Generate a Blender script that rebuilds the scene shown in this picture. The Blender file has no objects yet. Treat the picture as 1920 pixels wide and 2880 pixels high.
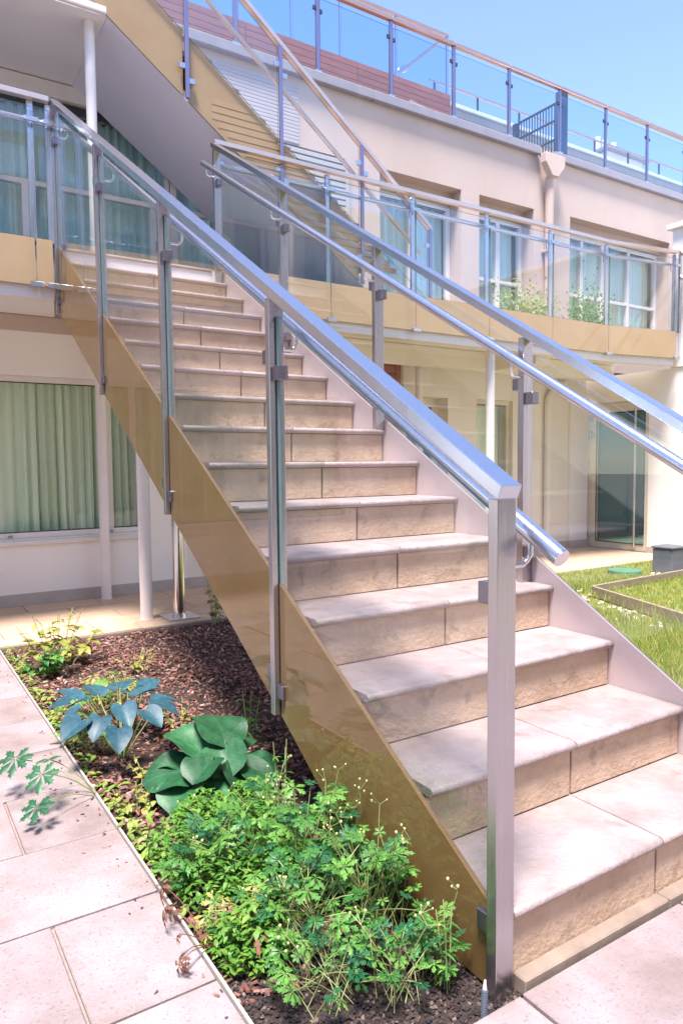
import bpy, bmesh, math, random
import numpy as np
from mathutils import Vector, Matrix, Euler
random.seed(7); np.random.seed(7)
R = math.radians
SC = bpy.context.scene
COL = SC.collection

# ------------------------------------------------------------------ camera
cd = bpy.data.cameras.new("camera"); cam = bpy.data.objects.new("camera", cd); COL.objects.link(cam)
yaw, pit, rol = .573435297, -.0662845633, -.00943858826
cy, sy, cp, sp = math.cos(yaw), math.sin(yaw), math.cos(pit), math.sin(pit)
fw = Vector((sy*cp, cy*cp, sp)); rt = Vector((cy, -sy, 0)); up = rt.cross(fw)
r2 = rt*math.cos(rol)+up*math.sin(rol); u2 = -rt*math.sin(rol)+up*math.cos(rol)
M = Matrix((r2, u2, -fw)).transposed().to_4x4(); M.translation = Vector((-1.15982, -1.09044, 1.17636))
cam.matrix_world = M
cd.sensor_fit = 'VERTICAL'; cd.sensor_height = 36; cd.lens = 36*2011.4/2880
cd.clip_start = .02; cd.clip_end = 2000
SC.camera = cam

# ------------------------------------------------------------------ light
SUN = Vector((-.24, -.22, .94)).normalized()
w = bpy.data.worlds.new("World"); SC.world = w; w.use_nodes = True
nt = w.node_tree; bg = nt.nodes['Background']
sky = nt.nodes.new('ShaderNodeTexSky'); sky.sky_type = 'NISHITA'; sky.sun_disc = False
sky.sun_elevation = math.asin(SUN.z); sky.sun_rotation = math.atan2(SUN.x, SUN.y)
sky.altitude = 300; sky.air_density = .75; sky.dust_density = .2; sky.ozone_density = 1.5
nt.links.new(sky.outputs[0], bg.inputs[0]); bg.inputs[1].default_value = .105
sd = bpy.data.lights.new("sun", 'SUN'); sd.energy = 2.3; sd.angle = R(14); sd.color = (1, .95, .87)
so = bpy.data.objects.new("sun", sd); COL.objects.link(so)
so.rotation_euler = (-SUN).to_track_quat('-Z', 'Y').to_euler(); so.location = (-5, -2, 12)
SC.view_settings.view_transform = 'Standard'; SC.view_settings.look = 'None'
SC.view_settings.exposure = 2.2; SC.view_settings.gamma = 1; SC.view_settings.use_curve_mapping = False
SC.view_settings.use_white_balance = True
SC.view_settings.white_balance_temperature = 6600; SC.view_settings.white_balance_tint = 16
cyc = SC.cycles
cyc.max_bounces = 12; cyc.diffuse_bounces = 5; cyc.glossy_bounces = 6; cyc.transparent_max_bounces = 40
cyc.transmission_bounces = 8; cyc.caustics_reflective = False; cyc.caustics_refractive = False

# ------------------------------------------------------------------ materials
def nmat(name):
    m = bpy.data.materials.new(name); m.use_nodes = True
    return m, m.node_tree, m.node_tree.nodes['Principled BSDF']
def N(t, kind, **kw):
    n = t.nodes.new('ShaderNode'+kind)
    for k, v in kw.items():
        if k in n.inputs: n.inputs[k].default_value = v
        else: setattr(n, k, v)
    return n
def rgb(c): return (c[0], c[1], c[2], 1)
def surf(name, c1, c2, rough=.7, scale=8, detail=6, bump=.15, bscale=120, bdist=.004, spots=None, rnd=0., metallic=0., coat=0., stretch=(1, 1, 1), wear=.0, rough2=None):
    m, t, b = nmat(name)
    tc = N(t, 'TexCoord'); mp = N(t, 'Mapping'); mp.inputs['Scale'].default_value = stretch
    geo = N(t, 'NewGeometry'); oi = N(t, 'ObjectInfo')
    add = N(t, 'VectorMath', operation='ADD'); sc = N(t, 'VectorMath', operation='SCALE'); cmb = N(t, 'CombineXYZ')
    t.links.new(oi.outputs['Random'], cmb.inputs[0]); t.links.new(oi.outputs['Random'], cmb.inputs[1])
    t.links.new(cmb.outputs[0], sc.inputs[0]); sc.inputs[3].default_value = 37 if rnd else 0
    t.links.new(geo.outputs['Position'], add.inputs[0]); t.links.new(sc.outputs[0], add.inputs[1])
    t.links.new(add.outputs[0], mp.inputs[0])
    n1 = N(t, 'TexNoise', Scale=scale, Detail=detail, Roughness=.62); t.links.new(mp.outputs[0], n1.inputs[0])
    mr = N(t, 'MapRange'); mr.inputs[1].default_value = .3; mr.inputs[2].default_value = .7
    t.links.new(n1.outputs[0], mr.inputs[0])
    mix = N(t, 'MixRGB'); mix.inputs[1].default_value = rgb(c1); mix.inputs[2].default_value = rgb(c2)
    t.links.new(mr.outputs[0], mix.inputs[0]); col = mix.outputs[0]
    if spots:
        n2 = N(t, 'TexNoise', Scale=spots[1], Detail=3, Roughness=.6); t.links.new(mp.outputs[0], n2.inputs[0])
        m2 = N(t, 'MapRange'); m2.inputs[1].default_value = spots[2]; m2.inputs[2].default_value = spots[2]+.1; m2.inputs[4].default_value = spots[3]
        t.links.new(n2.outputs[0], m2.inputs[0])
        x = N(t, 'MixRGB'); x.inputs[2].default_value = rgb(spots[0]); t.links.new(m2.outputs[0], x.inputs[0]); t.links.new(col, x.inputs[1]); col = x.outputs[0]
    if rnd:
        mm = N(t, 'MapRange'); mm.inputs[3].default_value = 1-rnd; mm.inputs[4].default_value = 1+rnd
        t.links.new(oi.outputs['Random'], mm.inputs[0])
        vm = N(t, 'VectorMath', operation='SCALE'); t.links.new(col, vm.inputs[0]); t.links.new(mm.outputs[0], vm.inputs[3]); col = vm.outputs[0]
    t.links.new(col, b.inputs['Base Color'])
    b.inputs['Roughness'].default_value = rough; b.inputs['Metallic'].default_value = metallic
    if rough2 is not None:
        mrr = N(t, 'MapRange'); mrr.inputs[3].default_value = rough; mrr.inputs[4].default_value = rough2
        t.links.new(mr.outputs[0], mrr.inputs[0]); t.links.new(mrr.outputs[0], b.inputs['Roughness'])
    if coat: b.inputs['Coat Weight'].default_value = coat; b.inputs['Coat Roughness'].default_value = .02; b.inputs['Specular IOR Level'].default_value = .1
    if bump:
        n3 = N(t, 'TexNoise', Scale=bscale, Detail=5, Roughness=.65); t.links.new(mp.outputs[0], n3.inputs[0])
        bp = N(t, 'Bump', Strength=bump, Distance=bdist); t.links.new(n3.outputs[0], bp.inputs['Height']); t.links.new(bp.outputs[0], b.inputs['Normal'])
    return m
M_ = {}
M_['tread'] = surf('tread_stone', (.29, .225, .21), (.415, .34, .34), .42, 6, 10, .9, 42, .007, ((.22, .16, .135), 8, .6, .6), rnd=.09, rough2=.6)
M_['riser'] = surf('riser_stone', (.50, .35, .245), (.66, .49, .365), .8, 9, 8, .9, 60, .008, ((.32, .23, .17), 12, .58, .6), rnd=.06)
M_['paver'] = surf('paving_stone', (.215, .16, .145), (.36, .305, .32), .48, 3.2, 10, .7, 60, .004, ((.15, .12, .125), 110, .58, .7), rnd=.09, rough2=.7)
M_['patio'] = surf('patio_stone', (.50, .34, .22), (.64, .46, .33), .7, 3, 7, .3, 60, .003, ((.40, .27, .19), 6, .62, .5), rnd=.07)
M_['grout'] = surf('grout', (.26, .19, .17), (.36, .28, .25), .9, 30, 4, .3, 150, .003)
M_['strip'] = surf('strip_stone', (.20, .15, .12), (.30, .235, .19), .85, 12, 6, .4, 90, .003)
M_['stucco'] = surf('pink_beige_render', (.55, .435, .375), (.61, .49, .425), .9, 1.5, 6, .6, 240, .005, ((.47, .365, .31), 1.6, .6, .4), stretch=(1, 1, .35))
M_['cream'] = surf('cream_render', (.82, .77, .68), (.86, .81, .73), .9, 2, 4, .4, 260, .004)
M_['white'] = surf('white_render', (.88, .84, .80), (.91, .87, .84), .9, 3, 4, .4, 260, .003, ((.62, .55, .50), 5, .68, .3))
M_['plinth'] = surf('grey_plinth', (.42, .37, .33), (.52, .46, .42), .9, 6, 5, .4, 160, .004)
M_['soffit'] = surf('white_soffit', (.82, .80, .84), (.85, .83, .87), .85, 4, 3, .2, 260, .002)
M_['grey_soffit'] = surf('grey_soffit', (.74, .73, .86), (.77, .76, .88), .85, 4, 3, .3, 300, .002)
M_['cheek'] = surf('painted_stair_cheek', (.52, .42, .42), (.56, .46, .46), .8, 6, 3, .4, 300, .002)
M_['paint'] = surf('white_painted_metal', (.80, .74, .73), (.83, .78, .77), .35, 8, 3, .03, 200, .001)
M_['frame'] = surf('white_window_frame', (.74, .71, .68), (.78, .75, .72), .4, 8, 2, .0)
M_['creamframe'] = surf('cream_door_frame', (.66, .60, .48), (.70, .64, .52), .4, 8, 2, .0)
M_['capgrey'] = surf('grey_coping_metal', (.27, .26, .30), (.32, .31, .35), .5, 5, 3, .0)
M_['dark'] = surf('dark_grey_metal', (.03, .035, .05), (.05, .055, .07), .45, 8, 2, .0)
M_['rubber'] = surf('black_gasket', (.02, .02, .025), (.03, .03, .035), .6, 8, 2, .0)
M_['steel'] = surf('brushed_steel', (.53, .55, .64), (.57, .59, .68), .2, 3, 3, .0, metallic=.95, stretch=(40, 40, 1.5), rough2=.27)  # neutral steel with the blue of reflected sky mixed into its base colour
M_['poststeel'] = surf('post_steel', (.45, .42, .45), (.50, .47, .50), .2, 3, 3, .0, metallic=.95, stretch=(40, 40, 1.5), rough2=.28)
M_['steel2'] = surf('polished_steel', (.66, .64, .66), (.72, .70, .72), .10, 3, 3, .0, metallic=1., stretch=(1, 1, 1), rough2=.2)
M_['clampsteel'] = surf('dark_clamp_steel', (.22, .20, .25), (.26, .24, .29), .25, 3, 3, .0, metallic=.9)
M_['steelviolet'] = surf('violet_grey_steel', (.30, .26, .38), (.34, .30, .42), .3, 3, 3, .0, metallic=.85)
M_['gateblue'] = surf('slate_blue_paint', (.06, .09, .16), (.08, .11, .18), .4, 3, 3, .0)
M_['bronze'] = surf('reddish_rail', (.55, .36, .32), (.62, .42, .38), .3, 3, 3, .0, metallic=.8)
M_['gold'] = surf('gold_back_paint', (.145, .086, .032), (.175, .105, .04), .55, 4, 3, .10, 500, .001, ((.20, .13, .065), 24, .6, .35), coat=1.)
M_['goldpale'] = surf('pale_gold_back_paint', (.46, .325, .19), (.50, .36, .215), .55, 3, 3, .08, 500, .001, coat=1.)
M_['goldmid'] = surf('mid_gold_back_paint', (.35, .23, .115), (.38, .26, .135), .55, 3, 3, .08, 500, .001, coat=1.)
M_['red'] = surf('terracotta_cladding', (.34, .10, .06), (.42, .15, .09), .7, 4, 6, .3, 90, .003, rnd=.08, stretch=(1, 6, 6))
M_['redlight'] = surf('pale_terracotta_board', (.62, .38, .30), (.66, .42, .34), .7, 3, 5, .2, 90, .003)
M_['slat'] = surf('pale_shutter_slat', (.46, .44, .42), (.50, .48, .46), .5, 3, 3, .0)
M_['ribpale'] = surf('pale_ribbed_cladding', (.46, .42, .44), (.50, .46, .48), .7, 3, 3, .0)
M_['soil'] = surf('dark_soil', (.030, .018, .013), (.060, .036, .028), .95, 20, 6, 1., 90, .01)
M_['turf'] = surf('turf_ground', (.12, .16, .02), (.28, .27, .06), .95, 6, 6, .8, 90, .01)
M_['ground'] = surf('ground', (.22, .20, .17), (.30, .27, .23), .95, 1, 6, .4, 20, .01)
M_['yellow'] = surf('yellow_render', (.70, .60, .44), (.76, .66, .50), .9, 2, 3, .3, 200, .003)
M_['wood'] = surf('weathered_plank', (.24, .19, .13), (.34, .27, .20), .8, 4, 6, .3, 60, .003, stretch=(1, 6, 6))
M_['pebble'] = surf('white_pebble', (.70, .66, .60), (.82, .78, .74), .7, 20, 3, .1)
M_['lid'] = surf('green_lid', (.05, .20, .12), (.08, .25, .16), .5, 10, 2, .0)
M_['boxgrey'] = surf('grey_plastic_box', (.12, .13, .16), (.16, .17, .20), .55, 10, 3, .1)
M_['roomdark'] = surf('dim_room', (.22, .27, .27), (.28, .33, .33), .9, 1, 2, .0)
M_['cable'] = surf('corrugated_grey_tube', (.10, .12, .16), (.14, .16, .2), .5, 10, 2, .0)

def island_mat(name, cols, rough=.85, trans=0., hue=0.):
    """colour that differs from chip to chip / leaf to leaf"""
    m, t, b = nmat(name)
    g = N(t, 'NewGeometry'); cr = N(t, 'ValToRGB'); els = cr.color_ramp.elements
    while len(els) < len(cols): els.new(.5)
    for i, c in enumerate(cols): els[i].position = i/(len(cols)-1); els[i].color = rgb(c)
    t.links.new(g.outputs['Random Per Island'], cr.inputs[0])
    t.links.new(cr.outputs[0], b.inputs['Base Color']); b.inputs['Roughness'].default_value = rough
    if trans:
        tr = N(t, 'BsdfTranslucent'); t.links.new(cr.outputs[0], tr.inputs[0])
        mx = N(t, 'MixShader'); mx.inputs[0].default_value = trans
        out = t.nodes['Material Output']; t.links.new(b.outputs[0], mx.inputs[1]); t.links.new(tr.outputs[0], mx.inputs[2]); t.links.new(mx.outputs[0], out.inputs[0])
    return m
M_['chips'] = island_mat('bark_chips', [(.06, .024, .018), (.16, .06, .045), (.24, .105, .08), (.36, .19, .15), (.10, .04, .034), (.55, .38, .33)])
M_['gravel'] = island_mat('dark_gravel', [(.015, .011, .014), (.035, .025, .026), (.07, .045, .04), (.02, .016, .02), (.03, .022, .024), (.20, .14, .12)])
M_['blade'] = island_mat('grass_blades', [(.16, .26, .035), (.26, .38, .05), (.40, .46, .09), (.50, .46, .16), (.20, .32, .05)], .6, .35)
M_['cover'] = island_mat('small_leaf_cover', [(.06, .20, .02), (.10, .28, .03), (.17, .36, .05), (.08, .24, .03), (.26, .38, .07)], .5, .35)
M_['lime'] = island_mat('lime_weed_leaf', [(.16, .30, .04), (.26, .40, .06), (.36, .44, .10), (.20, .34, .06)], .55, .35)
def leafmat(name, c1, c2, rough=.45, trans=.3, veins=0., dirt=None):
    m, t, b = nmat(name)
    oi = N(t, 'ObjectInfo'); mix = N(t, 'MixRGB'); mix.inputs[1].default_value = rgb(c1); mix.inputs[2].default_value = rgb(c2)
    t.links.new(oi.outputs['Random'], mix.inputs[0]); col = mix.outputs[0]
    tc = N(t, 'TexCoord'); n = N(t, 'TexNoise', Scale=5, Detail=6); t.links.new(tc.outputs['Object'], n.inputs[0])
    mr = N(t, 'MapRange'); mr.inputs[1].default_value = .3; mr.inputs[2].default_value = .7; mr.inputs[3].default_value = .6; mr.inputs[4].default_value = 1.4; t.links.new(n.outputs[0], mr.inputs[0])
    vm = N(t, 'VectorMath', operation='SCALE'); t.links.new(col, vm.inputs[0]); t.links.new(mr.outputs[0], vm.inputs[3]); col = vm.outputs[0]
    if dirt:
        n4 = N(t, 'TexNoise', Scale=9, Detail=3); mp = N(t, 'Mapping'); t.links.new(tc.outputs['Object'], mp.inputs[0]); t.links.new(oi.outputs['Random'], mp.inputs[1]); t.links.new(mp.outputs[0], n4.inputs[0])
        m4 = N(t, 'MapRange'); m4.inputs[1].default_value = .62; m4.inputs[2].default_value = .68; t.links.new(n4.outputs[0], m4.inputs[0])
        x4 = N(t, 'MixRGB'); x4.inputs[2].default_value = rgb(dirt); t.links.new(m4.outputs[0], x4.inputs[0]); t.links.new(col, x4.inputs[1]); col = x4.outputs[0]
    bp = N(t, 'Bump', Strength=.4, Distance=.002); hsrc = n.outputs[0]
    if veins:
        sx = N(t, 'SeparateXYZ'); t.links.new(tc.outputs['Object'], sx.inputs[0])
        ab = N(t, 'Math', operation='ABSOLUTE'); t.links.new(sx.outputs[0], ab.inputs[0])
        mu = N(t, 'Math', operation='MULTIPLY_ADD'); mu.inputs[1].default_value = -.9; t.links.new(ab.outputs[0], mu.inputs[0]); t.links.new(sx.outputs[1], mu.inputs[2])
        m7 = N(t, 'Math', operation='MULTIPLY'); m7.inputs[1].default_value = 8; t.links.new(mu.outputs[0], m7.inputs[0])
        pp = N(t, 'Math', operation='PINGPONG'); pp.inputs[1].default_value = .5; t.links.new(m7.outputs[0], pp.inputs[0])
        m8 = N(t, 'MapRange'); m8.inputs[1].default_value = 0; m8.inputs[2].default_value = .12; m8.inputs[3].default_value = 1; m8.inputs[4].default_value = 0; t.links.new(pp.outputs[0], m8.inputs[0])
        m9 = N(t, 'MapRange'); m9.inputs[1].default_value = .008; m9.inputs[2].default_value = .02; m9.inputs[3].default_value = 1; m9.inputs[4].default_value = 0; t.links.new(ab.outputs[0], m9.inputs[0])
        mxx = N(t, 'Math', operation='MAXIMUM'); t.links.new(m8.outputs[0], mxx.inputs[0]); t.links.new(m9.outputs[0], mxx.inputs[1])
        sc_ = N(t, 'Math', operation='MULTIPLY'); sc_.inputs[1].default_value = veins; t.links.new(mxx.outputs[0], sc_.inputs[0])
        x5 = N(t, 'MixRGB'); x5.inputs[2].default_value = (.16, .36, .18, 1); t.links.new(sc_.outputs[0], x5.inputs[0]); t.links.new(col, x5.inputs[1]); col = x5.outputs[0]
        ps = N(t, 'Math', operation='SINE'); p2 = N(t, 'Math', operation='MULTIPLY'); p2.inputs[1].default_value = 6.283; t.links.new(m7.outputs[0], p2.inputs[0]); t.links.new(p2.outputs[0], ps.inputs[0])
        bp.inputs['Strength'].default_value = .25; bp.inputs['Distance'].default_value = .002
    t.links.new(col, b.inputs['Base Color']); b.inputs['Roughness'].default_value = rough
    t.links.new(hsrc, bp.inputs['Height']); t.links.new(bp.outputs[0], b.inputs['Normal'])
    tr = N(t, 'BsdfTranslucent'); t.links.new(col, tr.inputs[0])
    mx = N(t, 'MixShader'); mx.inputs[0].default_value = trans
    out = t.nodes['Material Output']; t.links.new(b.outputs[0], mx.inputs[1]); t.links.new(tr.outputs[0], mx.inputs[2]); t.links.new(mx.outputs[0], out.inputs[0])
    return m
M_['geranium'] = leafmat('cranesbill_leaf', (.02, .155, .035), (.15, .36, .065), dirt=(.32, .27, .08))
M_['darkleaf'] = leafmat('dark_cranesbill_leaf', (.012, .10, .04), (.03, .16, .06))
M_['geranium2'] = leafmat('yellowing_leaf', (.28, .32, .06), (.40, .36, .10))
M_['hosta'] = leafmat('blue_hosta_leaf', (.012, .065, .10), (.03, .11, .15), .48, .1, .12)
M_['round'] = leafmat('round_green_leaf', (.010, .075, .028), (.026, .14, .05), .5, .1, .10, dirt=None)
M_['stem'] = leafmat('pale_stem', (.25, .32, .10), (.45, .48, .22), .6, .2)
M_['dead'] = leafmat('dry_brown_leaf', (.12, .05, .03), (.22, .10, .06), .8, .1)
M_['bud'] = leafmat('pale_yellow_bud', (.60, .62, .22), (.75, .70, .35), .6, .2)
M_['petal'] = leafmat('white_petal', (.75, .72, .72), (.85, .8, .8), .6, .2)

def glassmat(name, tint, ior=1.5, refl=1.):
    m = bpy.data.materials.new(name); m.use_nodes = True; t = m.node_tree; t.nodes.clear()
    out = t.nodes.new('ShaderNodeOutputMaterial'); tr = N(t, 'BsdfTransparent'); tr.inputs[0].default_value = rgb(tint)
    gl = N(t, 'BsdfGlossy'); gl.inputs['Roughness'].default_value = 0.0; gl.inputs[0].default_value = rgb((refl,)*3)
    fr = N(t, 'Fresnel'); mx = N(t, 'MixShader'); ge = N(t, 'NewGeometry'); mi = N(t, 'MapRange')
    mi.inputs[3].default_value = ior; mi.inputs[4].default_value = 1/ior   # same reflectance from both faces of the pane
    t.links.new(ge.outputs['Backfacing'], mi.inputs[0]); t.links.new(mi.outputs[0], fr.inputs[0])
    t.links.new(fr.outputs[0], mx.inputs[0]); t.links.new(tr.outputs[0], mx.inputs[1]); t.links.new(gl.outputs[0], mx.inputs[2]); t.links.new(mx.outputs[0], out.inputs[0])
    return m
M_['glass'] = glassmat('clear_glass', (.982, .993, .99))
M_['roofglass'] = glassmat('blueish_roof_glass', (.86, .93, 1.0))
M_['winglass'] = glassmat('window_glass', (.965, .995, .975), 1.5)
M_['tealglass'] = glassmat('teal_window_glass', (.92, .98, .985), 1.5)
M_['doorglass'] = glassmat('door_glass', (.55, .74, .70), 1.6)
M_['glassedge'] = surf('glass_edge', (.14, .28, .28), (.20, .36, .36), .2, 3, 2, .0, coat=.5)
def curtain_mat(name, c):
    m, t, b = nmat(name); b.inputs['Base Color'].default_value = rgb(c); b.inputs['Roughness'].default_value = .9
    tr = N(t, 'BsdfTranslucent'); tr.inputs[0].default_value = rgb(c); mx = N(t, 'MixShader'); mx.inputs[0].default_value = .12
    out = t.nodes['Material Output']; t.links.new(b.outputs[0], mx.inputs[1]); t.links.new(tr.outputs[0], mx.inputs[2]); t.links.new(mx.outputs[0], out.inputs[0])
    return m
M_['curtain'] = curtain_mat('green_white_curtain', (.86, .95, .80))
M_['curtain2'] = curtain_mat('teal_white_curtain', (.70, .86, .86))

# ------------------------------------------------------------------ helpers
class MB:
    def __init__(s): s.v = []; s.f = []; s.m = []; s.bev = 0
    def add(s, vs, fs, mi=0):
        o = len(s.v); s.v += [tuple(p) for p in vs]; s.f += [tuple(i+o for i in f) for f in fs]; s.m += [mi]*len(fs); return s
    def box(s, x0, x1, y0, y1, z0, z1, mi=0, sides=None):
        v = [(x0,y0,z0),(x1,y0,z0),(x1,y1,z0),(x0,y1,z0),(x0,y0,z1),(x1,y0,z1),(x1,y1,z1),(x0,y1,z1)]
        f = [(0,3,2,1),(4,5,6,7),(0,1,5,4),(1,2,6,5),(2,3,7,6),(3,0,4,7)]
        s.add(v, f, mi)
        if sides:   # sides: dict face-index -> material
            for k, q in sides.items(): s.m[len(s.m)-6+k] = q
        return s
    def prism(s, poly, ax, a, b, mi=0, capm=None):
        """poly: 2D points, extruded along axis ax from a to b. ax x: poly=(y,z); y: poly=(x,z); z: poly=(x,y)"""
        n = len(poly)
        def P(p, t): return {'x': (t, p[0], p[1]), 'y': (p[0], t, p[1]), 'z': (p[0], p[1], t)}[ax]
        v = [P(p, a) for p in poly]+[P(p, b) for p in poly]
        f = [tuple(range(n)), tuple(range(2*n-1, n-1, -1))]+[(i, i+n, (i+1) % n+n, (i+1) % n) for i in range(n)]
        s.add(v, f, mi)
        if capm is not None: s.m[len(s.m)-len(f)] = capm; s.m[len(s.m)-len(f)+1] = capm
        return s
    def tube(s, pts, r, n=14, cap=True, mi=0, taper=None):
        pts = [Vector(p) for p in pts]; rings = []
        ref = None
        for i, p in enumerate(pts):
            d = (pts[min(i+1, len(pts)-1)]-pts[max(i-1, 0)]).normalized()
            if ref is None: ref = Vector((0, 0, 1)) if abs(d.z) < .9 else Vector((1, 0, 0))
            a = (ref-d*ref.dot(d)).normalized(); ref = a; b = d.cross(a)
            rr = r if taper is None else r*(1+(taper-1)*i/(len(pts)-1))
            rings.append([p+(a*math.cos(2*math.pi*k/n)+b*math.sin(2*math.pi*k/n))*rr for k in range(n)])
        v = [q for g in rings for q in g]; f = []
        for i in range(len(rings)-1):
            for k in range(n): f.append((i*n+k, i*n+(k+1) % n, (i+1)*n+(k+1) % n, (i+1)*n+k))
        if cap: f.append(tuple(range(n-1, -1, -1))); f.append(tuple((len(rings)-1)*n+k for k in range(n)))
        return s.add(v, f, mi)
def tag(o, label=None, cat=None, group=None, kind=None):
    for k, v in (('label', label), ('category', cat), ('group', group), ('kind', kind)):
        if v: o[k] = v
    return o
def empty(name, loc, label, cat, group=None):
    o = bpy.data.objects.new(name, None); COL.objects.link(o); o.location = loc; o.empty_display_size = .1
    return tag(o, label, cat, group)
def world_loc(o):
    v = Vector(o.location)
    while o.parent: o = o.parent; v += Vector(o.location)
    return v
def build(name, mb, mats, parent=None, bevel=0, smooth=False, center=False, loc=None, seg=1):
    """mesh given in world coordinates -> object, origin at the thing's base (or its own centre)"""
    if not isinstance(mats, (list, tuple)): mats = [mats]
    v = np.array(mb.v, float)
    org = Vector((0, 0, 0))
    if loc is not None: org = Vector(loc)
    elif center or parent is None: org = Vector(((v[:, 0].min()+v[:, 0].max())/2, (v[:, 1].min()+v[:, 1].max())/2, v[:, 2].min()))
    elif parent is not None: org = world_loc(parent)
    v = v-np.array(org)
    me = bpy.data.meshes.new(name); me.from_pydata([tuple(p) for p in v], [], mb.f)
    for m in mats: me.materials.append(m)
    if len(mats) > 1: me.polygons.foreach_set('material_index', mb.m)
    bm = bmesh.new(); bm.from_mesh(me)
    bmesh.ops.recalc_face_normals(bm, faces=bm.faces)
    if bevel:
        es = [e for e in bm.edges if len(e.link_faces) == 2 and e.calc_face_angle(0) > .3]
        bmesh.ops.bevel(bm, geom=es, offset=bevel, segments=seg, affect='EDGES', profile=.6)
    if smooth:
        for f in bm.faces: f.smooth = True
        for e in bm.edges:
            if len(e.link_faces) == 2 and e.calc_face_angle(0) > .7: e.smooth = False
    bm.to_mesh(me); bm.free()
    o = bpy.data.objects.new(name, me); COL.objects.link(o)
    if parent is not None: o.parent = parent; o.location = org-world_loc(parent)
    else: o.location = org
    return o
def copy_obj(o, parent, loc, rot=None, scale=None):
    c = o.copy(); COL.objects.link(c); c.parent = parent; c.location = loc
    if rot is not None: c.rotation_euler = rot
    if scale is not None: c.scale = scale
    return c
def bx(name, m, parent, x0, x1, y0, y1, z0, z1, bevel=0, **k):
    return build(name, MB().box(x0, x1, y0, y1, z0, z1), m, parent, bevel, **k)

# ------------------------------------------------------------------ ground, paving
g = MB().box(-60, 60, -60, 60, -.6, -.06); tag(build('ground', g, M_['ground']), kind='structure')
tag(build('walkway', MB().box(-3.2, -.575, -1.8, 5.47, -.06, -.012), M_['grout']), kind='structure')
tag(build('front_paving', MB().box(-.575, 4.5, -1.8, -.03, -.06, -.012), M_['grout']), kind='structure')
tag(build('patio', MB().box(-.575, 7.15, 4.03, 5.47, -.06, -.012), M_['grout']), kind='structure')
def O(n): return bpy.data.objects[n]
def tiles(base, name, m, xs, ys, gap, z=0., clip=None, stag=0.):
    """xs: list of (x0,x1) per row index parity; ys list of (y0,y1)"""
    cache = {}
    for j, (y0, y1) in enumerate(ys):
        for (x0, x1) in xs(j):
            a0, a1, b0, b1 = x0+gap/2, x1-gap/2, y0+gap/2, y1-gap/2
            if a1-a0 < .02: continue
            key = (round(a1-a0, 3), round(b1-b0, 3))
            dz = random.uniform(-.0015, .0015)
            if key not in cache:
                o = build(name, MB().box(a0, a1, b0, b1, z-.05, z), m, base, bevel=.003, center=True); cache[key] = o
                o.location.z += dz
            else:
                src = cache[key]; c = src.copy(); COL.objects.link(c); c.parent = base
                wl = world_loc(base); c.location = Vector(((a0+a1)/2, (b0+b1)/2, z-.05+dz))-wl
def rowx(x0, x1, w, off):
    out = []; k = math.floor((x0-off)/w); a = off+k*w
    while a < x1:
        s, e = max(a, x0), min(a+w, x1)
        if e-s > .03: out.append((s, e))
        a += w
    return out
P_ = .41
tiles(O('walkway'), 'paving_tile', M_['paver'], lambda j: rowx(-2.6, -.553, .6, -.835 if j % 2 else -1.135),
      [(-.02+P_*k, -.02+P_*(k+1)) for k in range(-4, 10)], .008)
tiles(O('front_paving'), 'paving_tile', M_['paver'], lambda j: rowx(-.553, 3.0, .6, .287 if j % 2 else -.013),
      [(-.026-P_*(k+1), -.026-P_*k) for k in range(0, 4)][::1] , .008)
tiles(O('patio'), 'paving_tile', M_['patio'], lambda j: rowx(-.553, 7.14, .6, .12 if j % 2 else -.18),
      [(4.035, 4.235), (4.235, 4.535), (4.535, 4.835), (4.835, 5.135), (5.135, 5.462)], .007)
# far back row of walkway beyond the bed, kept the same stone as the patio
bed = MB().box(-.548, 1.16, -.04, 4.03, -.06, -.03); tag(build('soil_bed', bed, M_['soil']), kind='structure')
tag(build('lawn_ground', MB().box(1.16, 7.1, -.04, 4.03, -.06, -.012), M_['turf']), kind='structure')
e = tag(build('bed_edging', MB().box(-.553, -.546, -.04, 4.03, -.06, .002), M_['plinth']), 'thin pale edging strip along the left side of the planting bed', 'edging')

# ------------------------------------------------------------------ main building
FY = 5.47
def wall_grid(mb, x0, x1, z0, z1, holes, y0, y1, axis='y'):
    xs = sorted({x0, x1, *[h[0] for h in holes], *[h[1] for h in holes]}); zs = sorted({z0, z1, *[h[2] for h in holes], *[h[3] for h in holes]})
    for i in range(len(xs)-1):
        run = None
        for k in range(len(zs)-1):
            cx, cz = (xs[i]+xs[i+1])/2, (zs[k]+zs[k+1])/2
            solid = x0 <= cx <= x1 and z0 <= cz <= z1 and not any(h[0] < cx < h[1] and h[2] < cz < h[3] for h in holes)
            if solid: run = (run[0], zs[k+1]) if run else (zs[k], zs[k+1])
            if (not solid or k == len(zs)-2) and run:
                if axis == 'y': mb.box(xs[i], xs[i+1], y0, y1, run[0], run[1])
                else: mb.box(y0, y1, xs[i], xs[i+1], run[0], run[1])
                run = None
B = empty('apartment_building', (3, FY, 0), 'long pink beige apartment building with white framed windows behind the staircase', 'building')
LW = [(-3.2, .9, .57, 1.95)]                    # ground floor left window
UW = [(-3.2, 2.14, 2.76, 4.27)]                 # upper left window wall
GR = [(3.98, 4.61, .02, 1.96), (5.07, 5.70, .02, 1.97), (3.2, 3.94, .02, 2.32)]
U1 = [(3.62, 4.815, 2.76, 4.43), (5.107, 6.06, 2.76, 4.43), (6.756, 9.0, 2.76, 4.46)]
mb = MB(); wall_grid(mb, -5, 1.3, .1, 2.32, LW, FY, FY+.3); build('wall', mb, M_['white'], B)
mb = MB(); mb.box(-5, 1.3, FY-.012, FY+.3, 2.32, 2.45); build('wall_band', mb, M_['stucco'], B)
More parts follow.
